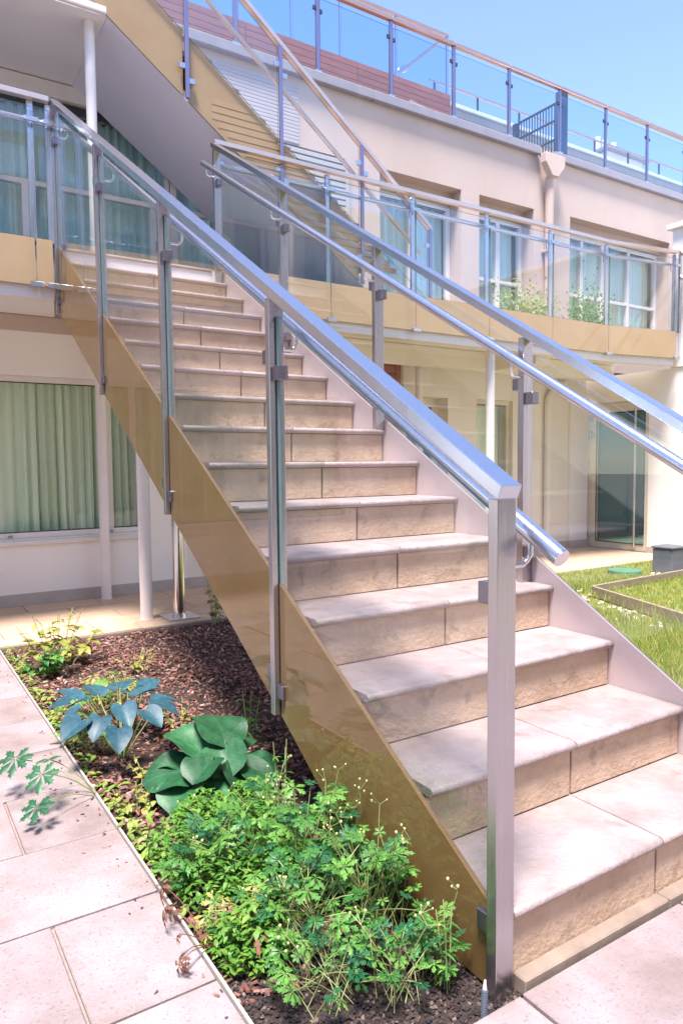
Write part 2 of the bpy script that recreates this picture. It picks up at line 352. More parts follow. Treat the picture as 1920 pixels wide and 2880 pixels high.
mb = MB(); wall_grid(mb, 1.3, 7.4, .1, 2.45, GR, FY, FY+.3); build('wall', mb, M_['cream'], B)
mb = MB(); mb.box(-5, 3.2, FY-.012, FY+.3, -.05, .1); mb.box(4.61, 5.07, FY-.012, FY+.3, -.05, .1); mb.box(5.70, 7.14, FY-.012, FY+.3, -.05, .1); build('plinth', mb, M_['plinth'], B)
mb = MB(); wall_grid(mb, -5, 14, 2.45, 5.10, UW+U1+[(2.16, 3.2, 3.5, 4.43)], FY, FY+.3); build('wall', mb, M_['stucco'], B)
mb = MB().box(-5, 2.14, FY-.05, FY-.002, 4.27, 4.40); build('lintel', mb, M_['frame'], B, .004)
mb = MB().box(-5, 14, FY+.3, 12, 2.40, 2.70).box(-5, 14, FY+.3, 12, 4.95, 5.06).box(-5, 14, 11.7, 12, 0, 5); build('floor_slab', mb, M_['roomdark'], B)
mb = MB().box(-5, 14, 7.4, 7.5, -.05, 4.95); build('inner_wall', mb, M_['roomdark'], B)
mb = MB().box(6.77, 7.12, FY-.05, FY-.001, .1, 1.98); build('pilaster', mb, M_['white'], B, .004)
mb = MB().box(6.765, 7.125, FY-.062, FY-.013, -.01, .1); build('plinth', mb, M_['plinth'], B)
# coping
for (a, b_) in ((-5, 1.0), (1.0, 3.5), (3.5, 6.12), (6.38, 9.0), (9.0, 14)):
    bx('coping', M_['capgrey'], B, a+.002, b_-.002, FY-.07, FY+.45, 5.10, 5.20, .008)

def window(parent, x0, x1, z0, z1, y, fr='frame', gl='winglass', mull=(), trans=(), fw=.05, cur='curtain', dep=.06, name='window', curz=None, pitch=.11):
    m = MB(); m.box(x0, x1, y, y+dep, z0, z0+fw).box(x0, x1, y, y+dep, z1-fw, z1)
    m.box(x0, x0+fw, y, y+dep, z0+fw, z1-fw).box(x1-fw, x1, y, y+dep, z0+fw, z1-fw)
    cuts = [x0+fw]
    for q in mull:
        xx, hw, za, zb = q if isinstance(q, tuple) else (q, fw*.5, z0+fw, z1-fw)
        m.box(xx-hw, xx+hw, y-.004, y+dep, za, zb)
    for (zz, xa, xb) in trans: m.box(xa, xb, y-.002, y+dep-.01, zz-.022, zz+.022)
    wnd = build(name, m, M_[fr], parent, .004)
    p = MB().box(x0+fw*.5, x1-fw*.5, y+dep*.55, y+dep*.55+.008, z0+fw*.5, z1-fw*.5)
    build('pane', p, M_[gl], wnd)
    ga = MB().box(x0+fw+.001, x1-fw-.001, y+.012, y+.02, z0+fw, z0+fw+.008).box(x0+fw+.001, x1-fw-.001, y+.012, y+.02, z1-fw-.008, z1-fw)
    build('gasket', ga, M_['rubber'], wnd)
    if cur:
        za, zb = curz or (z0+.02, z1-.02)
        xs = np.arange(x0+.02, x1-.02, .012); ph = 0; vs = []; k = 0
        yy = []
        for xx in xs:
            ph += 2*math.pi*.012/pitch*(1+.55*math.sin(xx*3.1)+.35*math.sin(xx*7.7+1))
            yy.append(.042*math.sin(ph)+.020*math.sin(2.3*ph+1)+.010*math.sin(xx*40))
        for t_, zz in ((0, za), (.5, (za+zb)/2), (1, zb)):
            for xx, d in zip(xs, yy): vs.append((xx+.006*math.sin(xx*9)*(1-t_), y+dep+.10+d*(1.15-.5*t_), zz))
        n = len(xs); fs = [(r_*n+i, r_*n+i+1, (r_+1)*n+i+1, (r_+1)*n+i) for r_ in range(2) for i in range(n-1)]
        build('curtain', MB().add(vs, fs), M_[cur], wnd, smooth=True)
    return wnd
# ground floor left window, sill
window(B, -3.2, .9, .57, 1.95, FY+.03, mull=[(-.9, .03, .62, 1.9), (.60, .028, .62, 1.9)], cur='curtain')
bx('window_sill', M_['frame'], B, -3.2, .9, FY-.035, FY-.001, .515, .555, .004)
for xx in (-.26, .58): bx('drain_cap', M_['capgrey'], B, xx, xx+.035, FY+.012, FY+.029, .585, .6)
# upper left window wall
window(B, -3.2, 2.14, 2.76, 4.27, FY+.04, gl='tealglass', cur='curtain2', fw=.045,
       mull=[(-1.4, .03, 2.8, 4.22), (-.02, .028, 2.8, 3.55), (1.07, .028, 2.8, 3.55), (1.21, .02, 2.8, 4.22), (1.27, .03, 2.8, 4.22), (1.86, .028, 2.8, 4.22)],
       trans=[(3.57, -3.15, 2.09)])
bx('blind_box', M_['dark'], B, -3.2, 2.14, FY+.005, FY+.035, 4.20, 4.262)
# closed louvre shutter right of it
SH = build('shutter', MB().box(2.16, 2.20, FY-.03, FY+.05, 3.5, 4.43).box(3.16, 3.2, FY-.03, FY+.05, 3.5, 4.43).box(2.2, 3.16, FY+.06, FY+.08, 3.5, 4.43), M_['slat'], B)
s0 = None
for k in range(15):
    z = 3.505+k*.0612
    if s0 is None: s0 = build('slat', MB().prism([(FY-.010, z+.004), (FY-.010, z+.046), (FY+.01, z+.056), (FY+.01, z)], 'x', 2.2, 3.16), M_['slat'], SH)
    else: copy_obj(s0, SH, s0.location+Vector((0, 0, k*.0612)))
bx('window_sill', M_['capgrey'], B, 2.1, 3.25, FY-.06, FY-.001, 3.43, 3.495, .004)
# ribbed facade panel beside the upper flight
RB = build('ribbed_panel', MB().box(.95, 2.6, FY-.008, FY-.001, 4.44, 5.02), M_['ribpale'], B)
s0 = None
for k in range(16):
    z = 4.445+k*.036
    if s0 is None: s0 = build('slat', MB().prism([(FY-.0115, z+.003), (FY-.0115, z+.026), (FY-.009, z+.032), (FY-.009, z)], 'x', .95, 2.6), M_['ribpale'], RB)
    else: copy_obj(s0, RB, s0.location+Vector((0, 0, k*.036)))
# upper right windows in deep reveals
for (x0, x1, z0, z1), mu in zip(U1, ([(4.2, .03, 2.8, 4.25)], [(5.62, .035, 2.8, 4.25)], [(7.25, .03, 2.8, 4.3), (7.7, .03, 2.8, 4.3), (8.3, .03, 2.8, 4.3)])):
    window(B, x0, x1, z0, z1-.14, FY+.2, mull=mu, trans=[(3.5, x0+.05, x1-.05)] if x0 > 5 else [], cur='curtain2' if x0 < 6 else 'curtain', fw=.06, pitch=.14)
    bx('shutter_box', M_['stucco'], B, x0, x1, FY+.16, FY+.28, z1-.138, z1)
# ground floor right: red louvre door, white door, curtained window
RD = build('louvre_door', MB().box(3.2, 3.26, FY+.05, FY+.12, .02, 2.32).box(3.88, 3.94, FY+.05, FY+.12, .02, 2.32).box(3.26, 3.88, FY+.1, FY+.12, .02, 2.32), M_['red'], B)
s0 = None
for k in range(24):
    z = .03+k*.095
    if s0 is None: s0 = build('slat', MB().prism([(FY+.06, z), (FY+.07, z), (FY+.098, z+.088), (FY+.088, z+.088)], 'x', 3.26, 3.88), M_['red'], RD)
    else: copy_obj(s0, RD, s0.location+Vector((0, 0, k*.095)))
window(B, 3.98, 4.61, .02, 1.96, FY+.18, fr='frame', gl='doorglass', fw=.10, cur=None, name='door')
window(B, 5.07, 5.70, .02, 1.97, FY+.05, fr='creamframe', gl='winglass', fw=.06, cur='curtain', pitch=.13)
bx('room_number_plate', M_['slat'], B, 4.18, 4.34, FY+.172, FY+.178, 1.885, 1.925)

# wing on the right, with the glazed door facing the stairs
W = empty('side_wing', (7.3, 3, 0), 'white side wing with glazed entrance door closing the courtyard on the right', 'building')
WX = 7.15
mb = MB(); wall_grid(mb, -6, FY-.001, .08, 2.33, [(4.51, 5.46, .08, 1.975)], WX, WX+.25, 'x'); build('wall', mb, M_['white'], W)
mb = MB(); mb.box(WX-.012, WX+.25, -6, 4.51, -.05, .08); build('plinth', mb, M_['plinth'], W)
mb = MB(); mb.box(WX-.02, WX+3, -6, 4.22, 2.335, 4.0); build('parapet_wall', mb, M_['white'], W)
mb = MB(); mb.box(WX-.07, WX+3.1, -6, 4.28, 4.002, 4.06); build('coping', mb, M_['white'], W, .006)
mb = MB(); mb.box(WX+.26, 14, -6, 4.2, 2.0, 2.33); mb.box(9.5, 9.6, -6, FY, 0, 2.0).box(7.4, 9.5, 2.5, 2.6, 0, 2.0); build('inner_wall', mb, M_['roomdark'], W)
D = build('door', MB().box(WX+.02, WX+.07, 5.31, 5.455, 0, 1.97).box(WX+.02, WX+.07, 4.515, 4.57, 0, 1.97).box(WX+.02, WX+.07, 4.57, 5.31, 1.84, 1.97).box(WX+.02, WX+.07, 4.57, 5.31, 0, .09), M_['creamframe'], W, .003)
build('pane', MB().box(WX+.045, WX+.053, 4.56, 5.32, .08, 1.85), M_['doorglass'], D)
build('gasket', MB().box(WX+.012, WX+.0195, 5.305, 5.318, .09, 1.84).box(WX+.012, WX+.0195, 4.5705, 5.305, .088, .1).box(WX+.012, WX+.0195, 4.5705, 5.305, 1.83, 1.842), M_['rubber'], D)
for z in (.14, 1.50, 1.74):
    build('hinge', MB().box(WX-.012, WX+.018, 5.385, 5.41, z, z+.10).box(WX-.002, WX+.018, 5.35, 5.384, z+.03, z+.07), M_['steel'], D, .004)
build('door_handle', MB().tube([(WX-.06, 4.66, .06), (WX-.06, 4.66, 1.9)], .014).tube([(WX-.06, 4.66, .2), (WX+.02, 4.66, .2)], .009).tube([(WX-.06, 4.66, 1.8), (WX+.02, 4.66, 1.8)], .009), M_['steel2'], D, smooth=True)
RAD = build('white_cabinet', MB().box(8.6, 9.3, 4.3, 5.0, .1, 1.1), M_['frame'], W)

# ------------------------------------------------------------------ terrace
T = empty('terrace', (3, 4.9, 2.45), 'first floor terrace slab with pale beam along the facade', 'terrace')
TY = 4.22
build('slab', MB().box(-5, 7.05, TY+.07, FY-.015, 2.455, 2.71), M_['soffit'], T)
build('edge_beam', MB().box(1.18, 6.0, TY+.02, TY+.14, 2.335, 2.45).box(-5, -.07, TY+.02, TY+.14, 2.335, 2.45), M_['paint'], T, .004)
build('slab', MB().prism([(6.0, TY+.07), (6.98, 4.115), (7.12, 4.115), (7.12, TY+.07)], 'z', 2.456, 2.708), M_['soffit'], T)
build('edge_beam', MB().prism([(6.0, TY+.025), (6.98, 4.085), (6.98, 4.18), (6.0, TY+.12)], 'z', 2.335, 2.452), M_['paint'], T)
for (a, b_, c) in ((1.5, 7.1, 5.0),):
    build('cross_beam', MB().box(a, b_, c, c+.16, 2.25, 2.45), M_['cream'], T, .004)
for xx in (4.9,):
    build('cross_beam', MB().box(xx, xx+.22, TY+.15, 4.995, 2.25, 2.45), M_['cream'], T, .004)
for k, (a, b_) in enumerate([(-5+i*.6, -4.4+i*.6) for i in range(20)]):
    bx('floor_tile', M_['paver'], T, a+.003, min(b_, 7.0)-.003, TY+.075, FY-.02, 2.712, 2.725)
lt = build('ceiling_light', MB().tube([(6.2, 4.6, 2.39), (6.2, 4.6, 2.455)], .07, 20), M_['frame'], T, smooth=True)

def column(x, y, z0, z1, r, label):
    c = empty('support_column', (x, y, z0), label, 'column', 'white round columns')
    build('shaft', MB().tube([(x, y, z0), (x, y, z1)], r, 24), M_['paint'], c, smooth=True)
    build('foot_ring', MB().tube([(x, y, z0), (x, y, z0+.012)], r+.006, 24), M_['paint'], c, smooth=True)
    return c
column(.53, 4.30, 0, 2.33, .047, 'white round column at the mulch bed edge left of the steel post')
column(.506, 5.36, 0, 2.44, .043, 'white round column standing against the ground floor window wall')
column(.272, 4.45, 2.725, 4.41, .037, 'white round column on the terrace carrying the upper landing')
column(4.20, 4.35, 0, 2.33, .047, 'white round column under the terrace seen above the handrail')
column(4.05, 5.33, 0, 2.44, .042, 'white round column beside the red louvre door under the terrace')
SP = empty('steel_post', (.77, 4.24, 0), 'polished steel post on a square base plate under the stair landing', 'post')
build('shaft', MB().tube([(.77, 4.24, .012), (.77, 4.24, 2.18)], .045, 28), M_['steel2'], SP, smooth=True)
build('base_plate', MB().box(.645, .895, 4.115, 4.365, 0, .012), M_['steel2'], SP, .002)
build('collar', MB().tube([(.77, 4.24, .012), (.77, 4.24, .03)], .056, 28), M_['steel2'], SP, smooth=True)

DP = empty('downpipe', (6.27, 5.4, 2.7), 'beige rain pipe with tapered hopper below the roof edge', 'downpipe')
build('pipe', MB().tube([(6.27, 5.40, 2.73), (6.27, 5.40, 4.85)], .055, 20), M_['stucco'], DP, smooth=True)
build('hopper', MB().prism([(6.09, 5.10), (6.45, 5.10), (6.45, 4.98), (6.33, 4.83), (6.21, 4.83), (6.09, 4.98)], 'y', 5.30, 5.39), M_['stucco'], DP, .006)
build('bracket', MB().box(6.2, 6.34, 5.35, 5.468, 3.9, 3.93), M_['stucco'], DP)
DP2 = empty('downpipe', (6.30, 5.42, 0), 'thin cream drain pipe bending at the top beside the glazed door', 'downpipe')
build('pipe', MB().tube([(6.30, 5.42, .03), (6.30, 5.42, 1.9), (6.31, 5.42, 2.02), (6.38, 5.42, 2.12), (6.5, 5.42, 2.2), (6.62, 5.42, 2.244)], .042, 16), M_['cream'], DP2, smooth=True)

# ------------------------------------------------------------------ lower staircase
NR, TD, RI, SW = 16, .28528, .17, 1.118
S = empty('staircase', (.56, 2, 0), 'straight flight of sixteen stone steps with rounded treads', 'staircase')
poly = [(.035, -.03)]
for n in range(NR):
    y = n*TD+.035; poly += [(y, n*RI+(.0 if n else -.03)), (y, (n+1)*RI-.028)] if n else [(y, RI-.028)]
poly += [(5.44, NR*RI-.028), (5.44, 2.46), (4.66, 2.46), (4.66, 2.3), (4.2, 2.2), (.62, .04), (.5, -.03)]
# remove the duplicate start
build('stair_core', MB().prism(poly, 'x', .006, SW-.004), M_['grout'], S)
def nose(y, z, yb, th=.026, r=.013):
    p = [(yb, z), (y+r, z)]
    for k in range(1, 6): a = math.pi/2+math.pi*k/6; p.append((y+r+r*math.cos(a), z-r+r*math.sin(a)))
    p += [(y+r, z-th), (yb, z-th)]
    return p
t0 = [None, None]; r0 = [None, None]
for n in range(NR):
    y, z = n*TD, (n+1)*RI
    jx = .56 if n % 1 == 0 else .5
    for i, (a, b_) in enumerate(((0, .5585), (.5625, SW))):
        if n < NR-1:
            if t0[i] is None: t0[i] = build('tread_slab', MB().prism(nose(0, RI, TD+.024), 'x', a, b_), M_['tread'], S, .0015, smooth=True, loc=((a+b_)/2, 0, RI))
            else: copy_obj(t0[i], S, t0[i].location+Vector((0, y, z-RI)))
        else:
            build('tread_slab', MB().prism(nose(y, z, y+.6), 'x', a, b_), M_['tread'], S, .0015, smooth=True)
        ra, rb = (a+.002, b_-.003) if i == 0 else (a+.002, b_-.006)
        if r0[i] is None: r0[i] = build('riser_tile', MB().box(ra, rb, .023, .034, .003, RI-.0285), M_['riser'], S, .0015, loc=((ra+rb)/2, .023, 0))
        else: copy_obj(r0[i], S, r0[i].location+Vector((0, y, z-RI)))
for a in range(3):
    bx('tread_slab', M_['tread'], S, .003+a*.372, .369+a*.372, 15*TD+.605, 5.44, NR*RI-.026, NR*RI)
build('plinth_strip', MB().box(.012, .558, -.020, .022, -.03, .013), M_['strip'], S, .004)
build('plinth_strip', MB().box(.562, SW, -.020, .022, -.03, .013), M_['strip'], S, .004)
build('soffit_plate', MB().prism([(.75, .09), (4.15, 2.14), (4.15, 2.12), (.75, .07)], 'x', .02, SW-.01), M_['grey_soffit'], S)
# cheek plate right: painted inner face
zt = lambda y: .215+.6*y-.005
build('cheek_plate', MB().prism([(-.06, zt(-.06)), (4.9, zt(4.2)+.0), (4.9, 2.40), (4.2, 2.22), (.5, 0.0), (-.06, -.01)][0:1]+[(4.15, zt(4.15)), (4.15, 2.19), (.49, -.02), (-.06, -.02)], 'x', SW+.001, SW+.012), M_['cheek'], S)

# ------------------------------------------------------------------ railings of the lower flight
def clampb(mb, x0, x1, y0, y1, z0, z1): mb.box(x0, x1, y0, y1, z0, z1)
def stair_rail(side):
    L_ = side == 'L'
    xo, xi = (-.06, -.005) if L_ else (1.060, 1.115)
    gx = -.032 if L_ else 1.088
    Rl = empty('stair_railing', ((xo+xi)/2, 2, 0),
               'steel and glass railing on the near left side of the stone steps' if L_ else 'steel and glass railing on the far right side of the stone steps',
               'railing', 'railings of the stone staircase')
    ys = [0.001, 1.041, 2.092, 3.155, 4.25] if L_ else [-.06, .975, 2.005, 3.035, 4.065]
    top = lambda y: 1.136+.603*y
    # top rail, mitred at the foot
    ye = 4.285 if L_ else 4.12; ya = -.013 if L_ else -.075
    build('top_rail', MB().prism([(ya, top(ya)), (ye, top(ye)), (ye, top(ye)-.040), (ya+.032, top(ya+.032)-.040), (ya+.013, top(ya)-.030)], 'x', xo-.002, xi+.003), M_['steel'], Rl, .003, seg=2)
    tx = .052 if L_ else 1.0
    tl = (lambda y: 1.016+.590*y)
    y0, y1 = (-.071, 4.33) if L_ else (-.12, 4.134)
    build('handrail', MB().tube([(tx, y0, tl(y0)), (tx, y1, tl(y1))], .0212, 28), M_['steel'], Rl, smooth=True)
    build('handrail_cap', MB().tube([(tx, y0-.004, tl(y0)-.0024), (tx, y0, tl(y0))], .0205, 28), M_['steel2'], Rl, smooth=True)
    for i, y in enumerate(ys):
        if L_: zb = -.06 if i == 0 else -.296+.6*y-.005
        else: zb = {0: -.05}.get(i, math.floor((y+.02)/TD+1)*RI)
        m = MB().box(xo, xi, y, y+.03, zb, top(y+.015)-.046)
        build('post', m, M_['poststeel'], Rl, .002, seg=2)
        # bracket carrying the tube
        yc = y+.015; s_ = 1 if L_ else -1
        xs_ = xi if L_ else xo
        zz = tl(yc)-.075
        pts = [(xs_-s_*.002, yc, zz), (xs_+s_*(abs(tx-xs_)-.022), yc, zz), (tx-s_*.008, yc-.0, zz+.008), (tx, yc-.004, zz+.022), (tx, yc-.004, tl(yc)-.018)]
        build('bracket', MB().tube(pts, .0065, 10), M_['steel2'], Rl, smooth=True)
        # clamps
        for k, dz in enumerate((-.255, None)):
            zc = (top(y)+dz) if dz else (-.296+.6*y+(.11))
            if not L_ and dz is None: zc = zb+.16
            for sgn in (-1, 1):
                if i == 0 and sgn == -1: continue
                if i == 4 and sgn == 1: continue
                ya_, yb_ = (y-.040, y-.0005) if sgn < 0 else (y+.0305, y+.070)
                zcc = zc+sgn*.03
                if i == 0: zcc = (zcc-.02) if dz else (.137 if L_ else .30)
                build('clamp', MB().box(gx-.020, gx+.020, ya_, yb_, zcc-.024, zcc+.024), M_['clampsteel'], Rl, .002)
    for i in range(4):
        ya_, yb_ = ys[i]+.038, ys[i+1]-.008
        gt = lambda y: top(y)-.092
        gb = (lambda y: .142+.603*y) if L_ else (lambda y: .17+.6*y+.07)
        poly = [(ya_, gt(ya_)), (yb_, gt(yb_)), (yb_, gb(yb_)), (ya_, gb(ya_))]
        build('glass_panel', MB().prism(poly, 'x', gx-.005, gx+.005, mi=1, capm=0), [M_['glass'], M_['glassedge' if L_ else 'glass']], Rl)
    if L_:
        for i in range(4):
            ya_, yb_ = ys[i]+.036, ys[i+1]-.006
            gt = lambda y: .152+.603*y; gb = lambda y: -.299+.6*y
            poly = [(ya_, gt(ya_)), (yb_, gt(yb_)), (yb_, gb(yb_)), (ya_, gb(ya_))] if i else [(ya_, gt(ya_)), (yb_, gt(yb_)), (yb_, gb(yb_)), (.49, -.02), (ya_, -.02)]
            build('gold_strip', MB().prism(poly, 'x', gx-.0065, gx+.0065), M_['gold'], Rl)
            if i: build('gold_strip', MB().box(gx+.002, gx+.0045, ys[i]-.0055, ys[i]+.0355, gb(ys[i])+.02, gt(ys[i])-.005), M_['gold'], Rl)
    else:
        gt = lambda y: .205+.6*y; gb = lambda y: -.299+.6*y
        build('gold_strip', MB().prism([(-.05, gt(-.05)), (4.1, gt(4.1)), (4.1, gb(4.1)), (.49, -.02), (-.05, -.02)], 'x', 1.134, 1.142), M_['gold'], Rl)
    return Rl
RL = stair_rail('L'); RR = stair_rail('R')

# ------------------------------------------------------------------ terrace railings
def terrace_rail(pts, label, posts_at_start=True):
    """pts: list of (x,y) post positions; glass hangs outside (towards -y)"""
    Tr = empty('terrace_railing', (sum(p[0] for p in pts)/len(pts), TY, 2.7), label, 'railing', 'glass railings along the terrace')
    zt_, zg = 3.69, 3.60
    for i in range(len(pts)-1):
        a = Vector((pts[i][0], pts[i][1], 0)); b = Vector((pts[i+1][0], pts[i+1][1], 0)); d = (b-a).normalized(); nrm = Vector((d.y, -d.x, 0))
        if nrm.y > 0: nrm = -nrm
        L_ = (b-a).length
        def qbox(mb, s0, s1, o0, o1, z0, z1, mi=0, gl=False):
            cs = [a+d*s0+nrm*o0, a+d*s1+nrm*o0, a+d*s1+nrm*o1, a+d*s0+nrm*o1]
            v = [(c.x, c.y, z0) for c in cs]+[(c.x, c.y, z1) for c in cs]
            mb.add(v, [(0,3,2,1),(4,5,6,7),(0,1,5,4),(1,2,6,5),(2,3,7,6),(3,0,4,7)], mi)
            if gl:
                k = len(mb.m)-6; mb.m[k:] = [1, 1, 0, 1, 0, 1]
            return mb
        build('top_rail', qbox(MB(), 0 if i else -.03, L_, -.03, .02, zt_-.035, zt_), M_['steelwarm'], Tr, .003, seg=2)
        build('handrail', MB().tube([a+d*0-nrm*.09+Vector((0, 0, 3.55)), b-nrm*.09+Vector((0, 0, 3.55))], .0205, 16), M_['steel'], Tr, smooth=True)
        build('glass_panel', qbox(MB(), .006, L_-.006, .0, .01, 2.737, zg, gl=True), [M_['glass'], M_['glassedge']], Tr)
        build('gold_strip', qbox(MB(), .006, L_-.006, .0, .01, 2.42, 2.735), M_['goldpale'], Tr)
        for (s, last) in (((0, False),) if i < len(pts)-2 else ((0, False), (L_, True))):
            if i == 0 and s == 0 and not posts_at_start: continue
            build('post', qbox(MB(), s-.02, s+.02, -.055, -.03, 2.726, zt_-.036), M_['steel'], Tr, .002)
            build('clamp', qbox(MB(), s-.045, s+.045, .0105, .028, 3.50, 3.53), M_['steel'], Tr, .002)
            build('clamp', qbox(MB(), s-.045, s+.045, .0105, .032, 2.405, 2.44), M_['steel'], Tr, .002)
            c = a+d*s
            build('bracket', MB().tube([c-nrm*.045+Vector((0, 0, 3.46)), c-nrm*.09+Vector((0, 0, 3.47)), c-nrm*.09+Vector((0, 0, 3.54))], .006, 8), M_['steel2'], Tr, smooth=True)
    return Tr
M_['steelwarm'] = surf('steel_ground_tint', (.74, .58, .50), (.80, .64, .56), .30, 3, 3, .0, metallic=.85)  # salmon tint reflected from the ground is put into this base colour
terrace_rail([(1.16, TY), (2.18, TY), (3.11, TY), (4.05, TY), (4.98, TY), (5.92, TY), (6.98, 4.06)], 'glass railing of the terrace right of the stairs with pale gold band', True)
terrace_rail([(-4.6, TY), (-3.5, TY), (-2.4, TY), (-1.3, TY), (-.19, TY), (-.075, TY)], 'glass railing of the landing left of the stairs with gold band', True)
# small descending rail at the terrace corner
CR = empty('corner_railing', (7.0, 4.0, 2.7), 'steel railing dropping to the right from the terrace corner', 'railing')
build('top_rail', MB().tube([(7.02, 4.05, 3.69), (7.02, 2.6, 2.45)], .026, 12), M_['steelwarm'], CR, smooth=True)
build('handrail', MB().tube([(7.02, 4.05, 3.40), (7.02, 2.6, 2.16)], .02, 12), M_['steelwarm'], CR, smooth=True)
build('post', MB().box(7.0, 7.04, 4.03, 4.06, 2.72, 3.66), M_['steel'], CR)

# ------------------------------------------------------------------ upper flight
F = empty('upper_staircase', (1.6, 4.9, 2.7), 'upper flight climbing left from the terrace, with grey underside and gold glass cheek', 'staircase')
SL = .735
bot = lambda x: 4.41-SL*(x-.374)
FY0, FY1 = 4.33, 5.44
build('soffit_plate', MB().prism([(.374, bot(.374)), (2.60, bot(2.60)), (2.60, bot(2.60)+.06), (.374, bot(.374)+.06)], 'y', FY0+.0, FY1), M_['grey_soffit'], F)
build('landing_soffit', MB().box(-3.2, .372, FY0, 5.06, 4.412, 4.47), M_['soffit'], F)
build('landing_soffit', MB().box(-3.2, .372, 5.062, FY1, 4.412, 4.47), M_['soffit'], F)
build('landing_lip', MB().box(-3.2, .35, FY0-.075, FY0-.036, 4.39, 4.44), M_['paint'], F, .012, seg=3)
build('landing_slab', MB().box(-3.2, .37, FY0+.002, FY1, 4.472, 4.70), M_['soffit'], F)
st = None
for k in range(10):
    x = .46+k*.232; z = 4.70-k*.1705
    if st is None: st = build('step', MB().box(x, x+.26, FY0+.02, FY1-.02, z-.04, z).box(x+.22, x+.235, FY0+.02, FY1-.02, z-.17, z-.041), M_['tread'], F)
    else: copy_obj(st, F, st.location+Vector((k*.232, 0, -k*.1705)))
build('inner_cheek', MB().prism([(.40, bot(.40)+.06), (2.60, bot(2.6)+.06), (2.60, bot(2.6)+.3), (.40, bot(.4)+.45)], 'y', FY1+.001, FY1+.012), M_['soffit'], F)
UR = empty('upper_stair_railing', (1.8, FY0, 3), 'sloping glass railing of the upper flight with gold band and dark posts', 'railing')
xs_ = [-.65, .15, .95, 1.755, 2.56, 3.34]
utop = lambda x: 4.652-.763*(x-1.751)
gtop = lambda x: 4.432-.737*(x-.982)
for i in range(len(xs_)):
    x = xs_[i]; zb = max(2.726, bot(x)-.01)
    build('post', MB().box(x-.015, x+.015, FY0-.06, FY0-.0365, zb, utop(x)-.046), M_['steelviolet'], UR, .002)
    for sgn in (-1, 1):
        if i == 5 and sgn == 1: continue
        build('clamp', MB().box(x+sgn*.038-.022, x+sgn*.038+.022, FY0-.060, FY0-.036, zb+.18-sgn*.05-.02, zb+.18-sgn*.05+.02), M_['steel'], UR, .002)
        build('clamp', MB().box(x+sgn*.038-.022, x+sgn*.038+.022, FY0-.060, FY0-.036, utop(x)-.26-sgn*.04, utop(x)-.22-sgn*.04), M_['steel'], UR, .002)
for i in range(5):
    a, b_ = xs_[i]+.022, xs_[i+1]-.022
    gz = lambda x: max(bot(x)-.0, 2.74)
    g2 = lambda x: max(gtop(x)+.001, 2.745)
    poly = [(a, utop(a)-.07), (b_, utop(b_)-.07), (b_, g2(b_)), (a, g2(a))]
    build('glass_panel', MB().prism(poly, 'y', FY0-.035, FY0-.027, mi=1, capm=0), [M_['glass'], M_['glassedge']], UR)
    if gtop(b_) > 2.9:
        poly = [(a, gtop(a)), (b_, gtop(b_)), (b_, gz(b_))]+([(2.64, 2.745)] if a < 2.64 < b_ else [])+[(a, gz(a))]
        build('gold_strip', MB().prism(poly, 'y', FY0-.016, FY0-.010), M_['goldmid'], UR)
for k in range(22):  # raised ribs model the slatted reflection seen in the gold band
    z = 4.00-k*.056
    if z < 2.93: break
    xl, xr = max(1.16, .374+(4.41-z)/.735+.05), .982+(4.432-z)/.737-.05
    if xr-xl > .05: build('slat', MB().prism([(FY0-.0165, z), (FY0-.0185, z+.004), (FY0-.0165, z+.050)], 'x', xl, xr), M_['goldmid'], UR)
build('top_rail', MB().prism([(-1.2, utop(-1.2)), (3.36, utop(3.36)), (3.36, utop(3.36)-.045), (-1.2, utop(-1.2)-.045)], 'y', FY0-.06, FY0-.01), M_['steelwarm'], UR, .003)
build('handrail', MB().tube([(-1.2, FY0+.05, utop(-1.2)-.28), (3.30, FY0+.05, utop(3.30)-.28)], .02, 14), M_['steelwarm'], UR, smooth=True)

# ------------------------------------------------------------------ roof terrace
RT = empty('roof_railing', (5.5, 5.5, 5.2), 'roof edge railing of glass panels with reddish steel top rail', 'railing')
RY = 5.50
px = [1.0, 1.93, 2.86, 3.805, 4.722, 5.636, 6.57, 7.51, 8.455, 9.4, 10.35, 11.3, 12.2]
for i, x in enumerate(px):
    build('post', MB().box(x-.018, x+.018, RY-.012, RY+.02, 5.21, 6.05), M_['steelviolet'] if 'steelviolet' in M_ else M_['steel'], RT, .002)
    build('clamp', MB().box(x-.055, x-.019, RY-.008, RY+.012, 5.86, 5.90), M_['dark'], RT, .002)
    build('clamp', MB().box(x+.019, x+.055, RY-.008, RY+.012, 5.84, 5.88), M_['dark'], RT, .002)
    build('base_clamp', MB().box(x-.05, x+.03, RY-.035, RY-.013, 5.225, 5.255), M_['steel2'], RT, .002)
    if i < len(px)-1:
        a, b_ = x+.03, px[i+1]-.03
        build('glass_panel', MB().prism([(a, 5.27), (b_, 5.27), (b_, 5.99), (a, 5.99)], 'y', RY, RY+.008, mi=1, capm=0), [M_['roofglass'], M_['glassedge']], RT)
        build('top_rail', MB().box(x+.001, px[i+1]-.001, RY-.03, RY+.03, 6.052, 6.095), M_['bronze'], RT, .006)
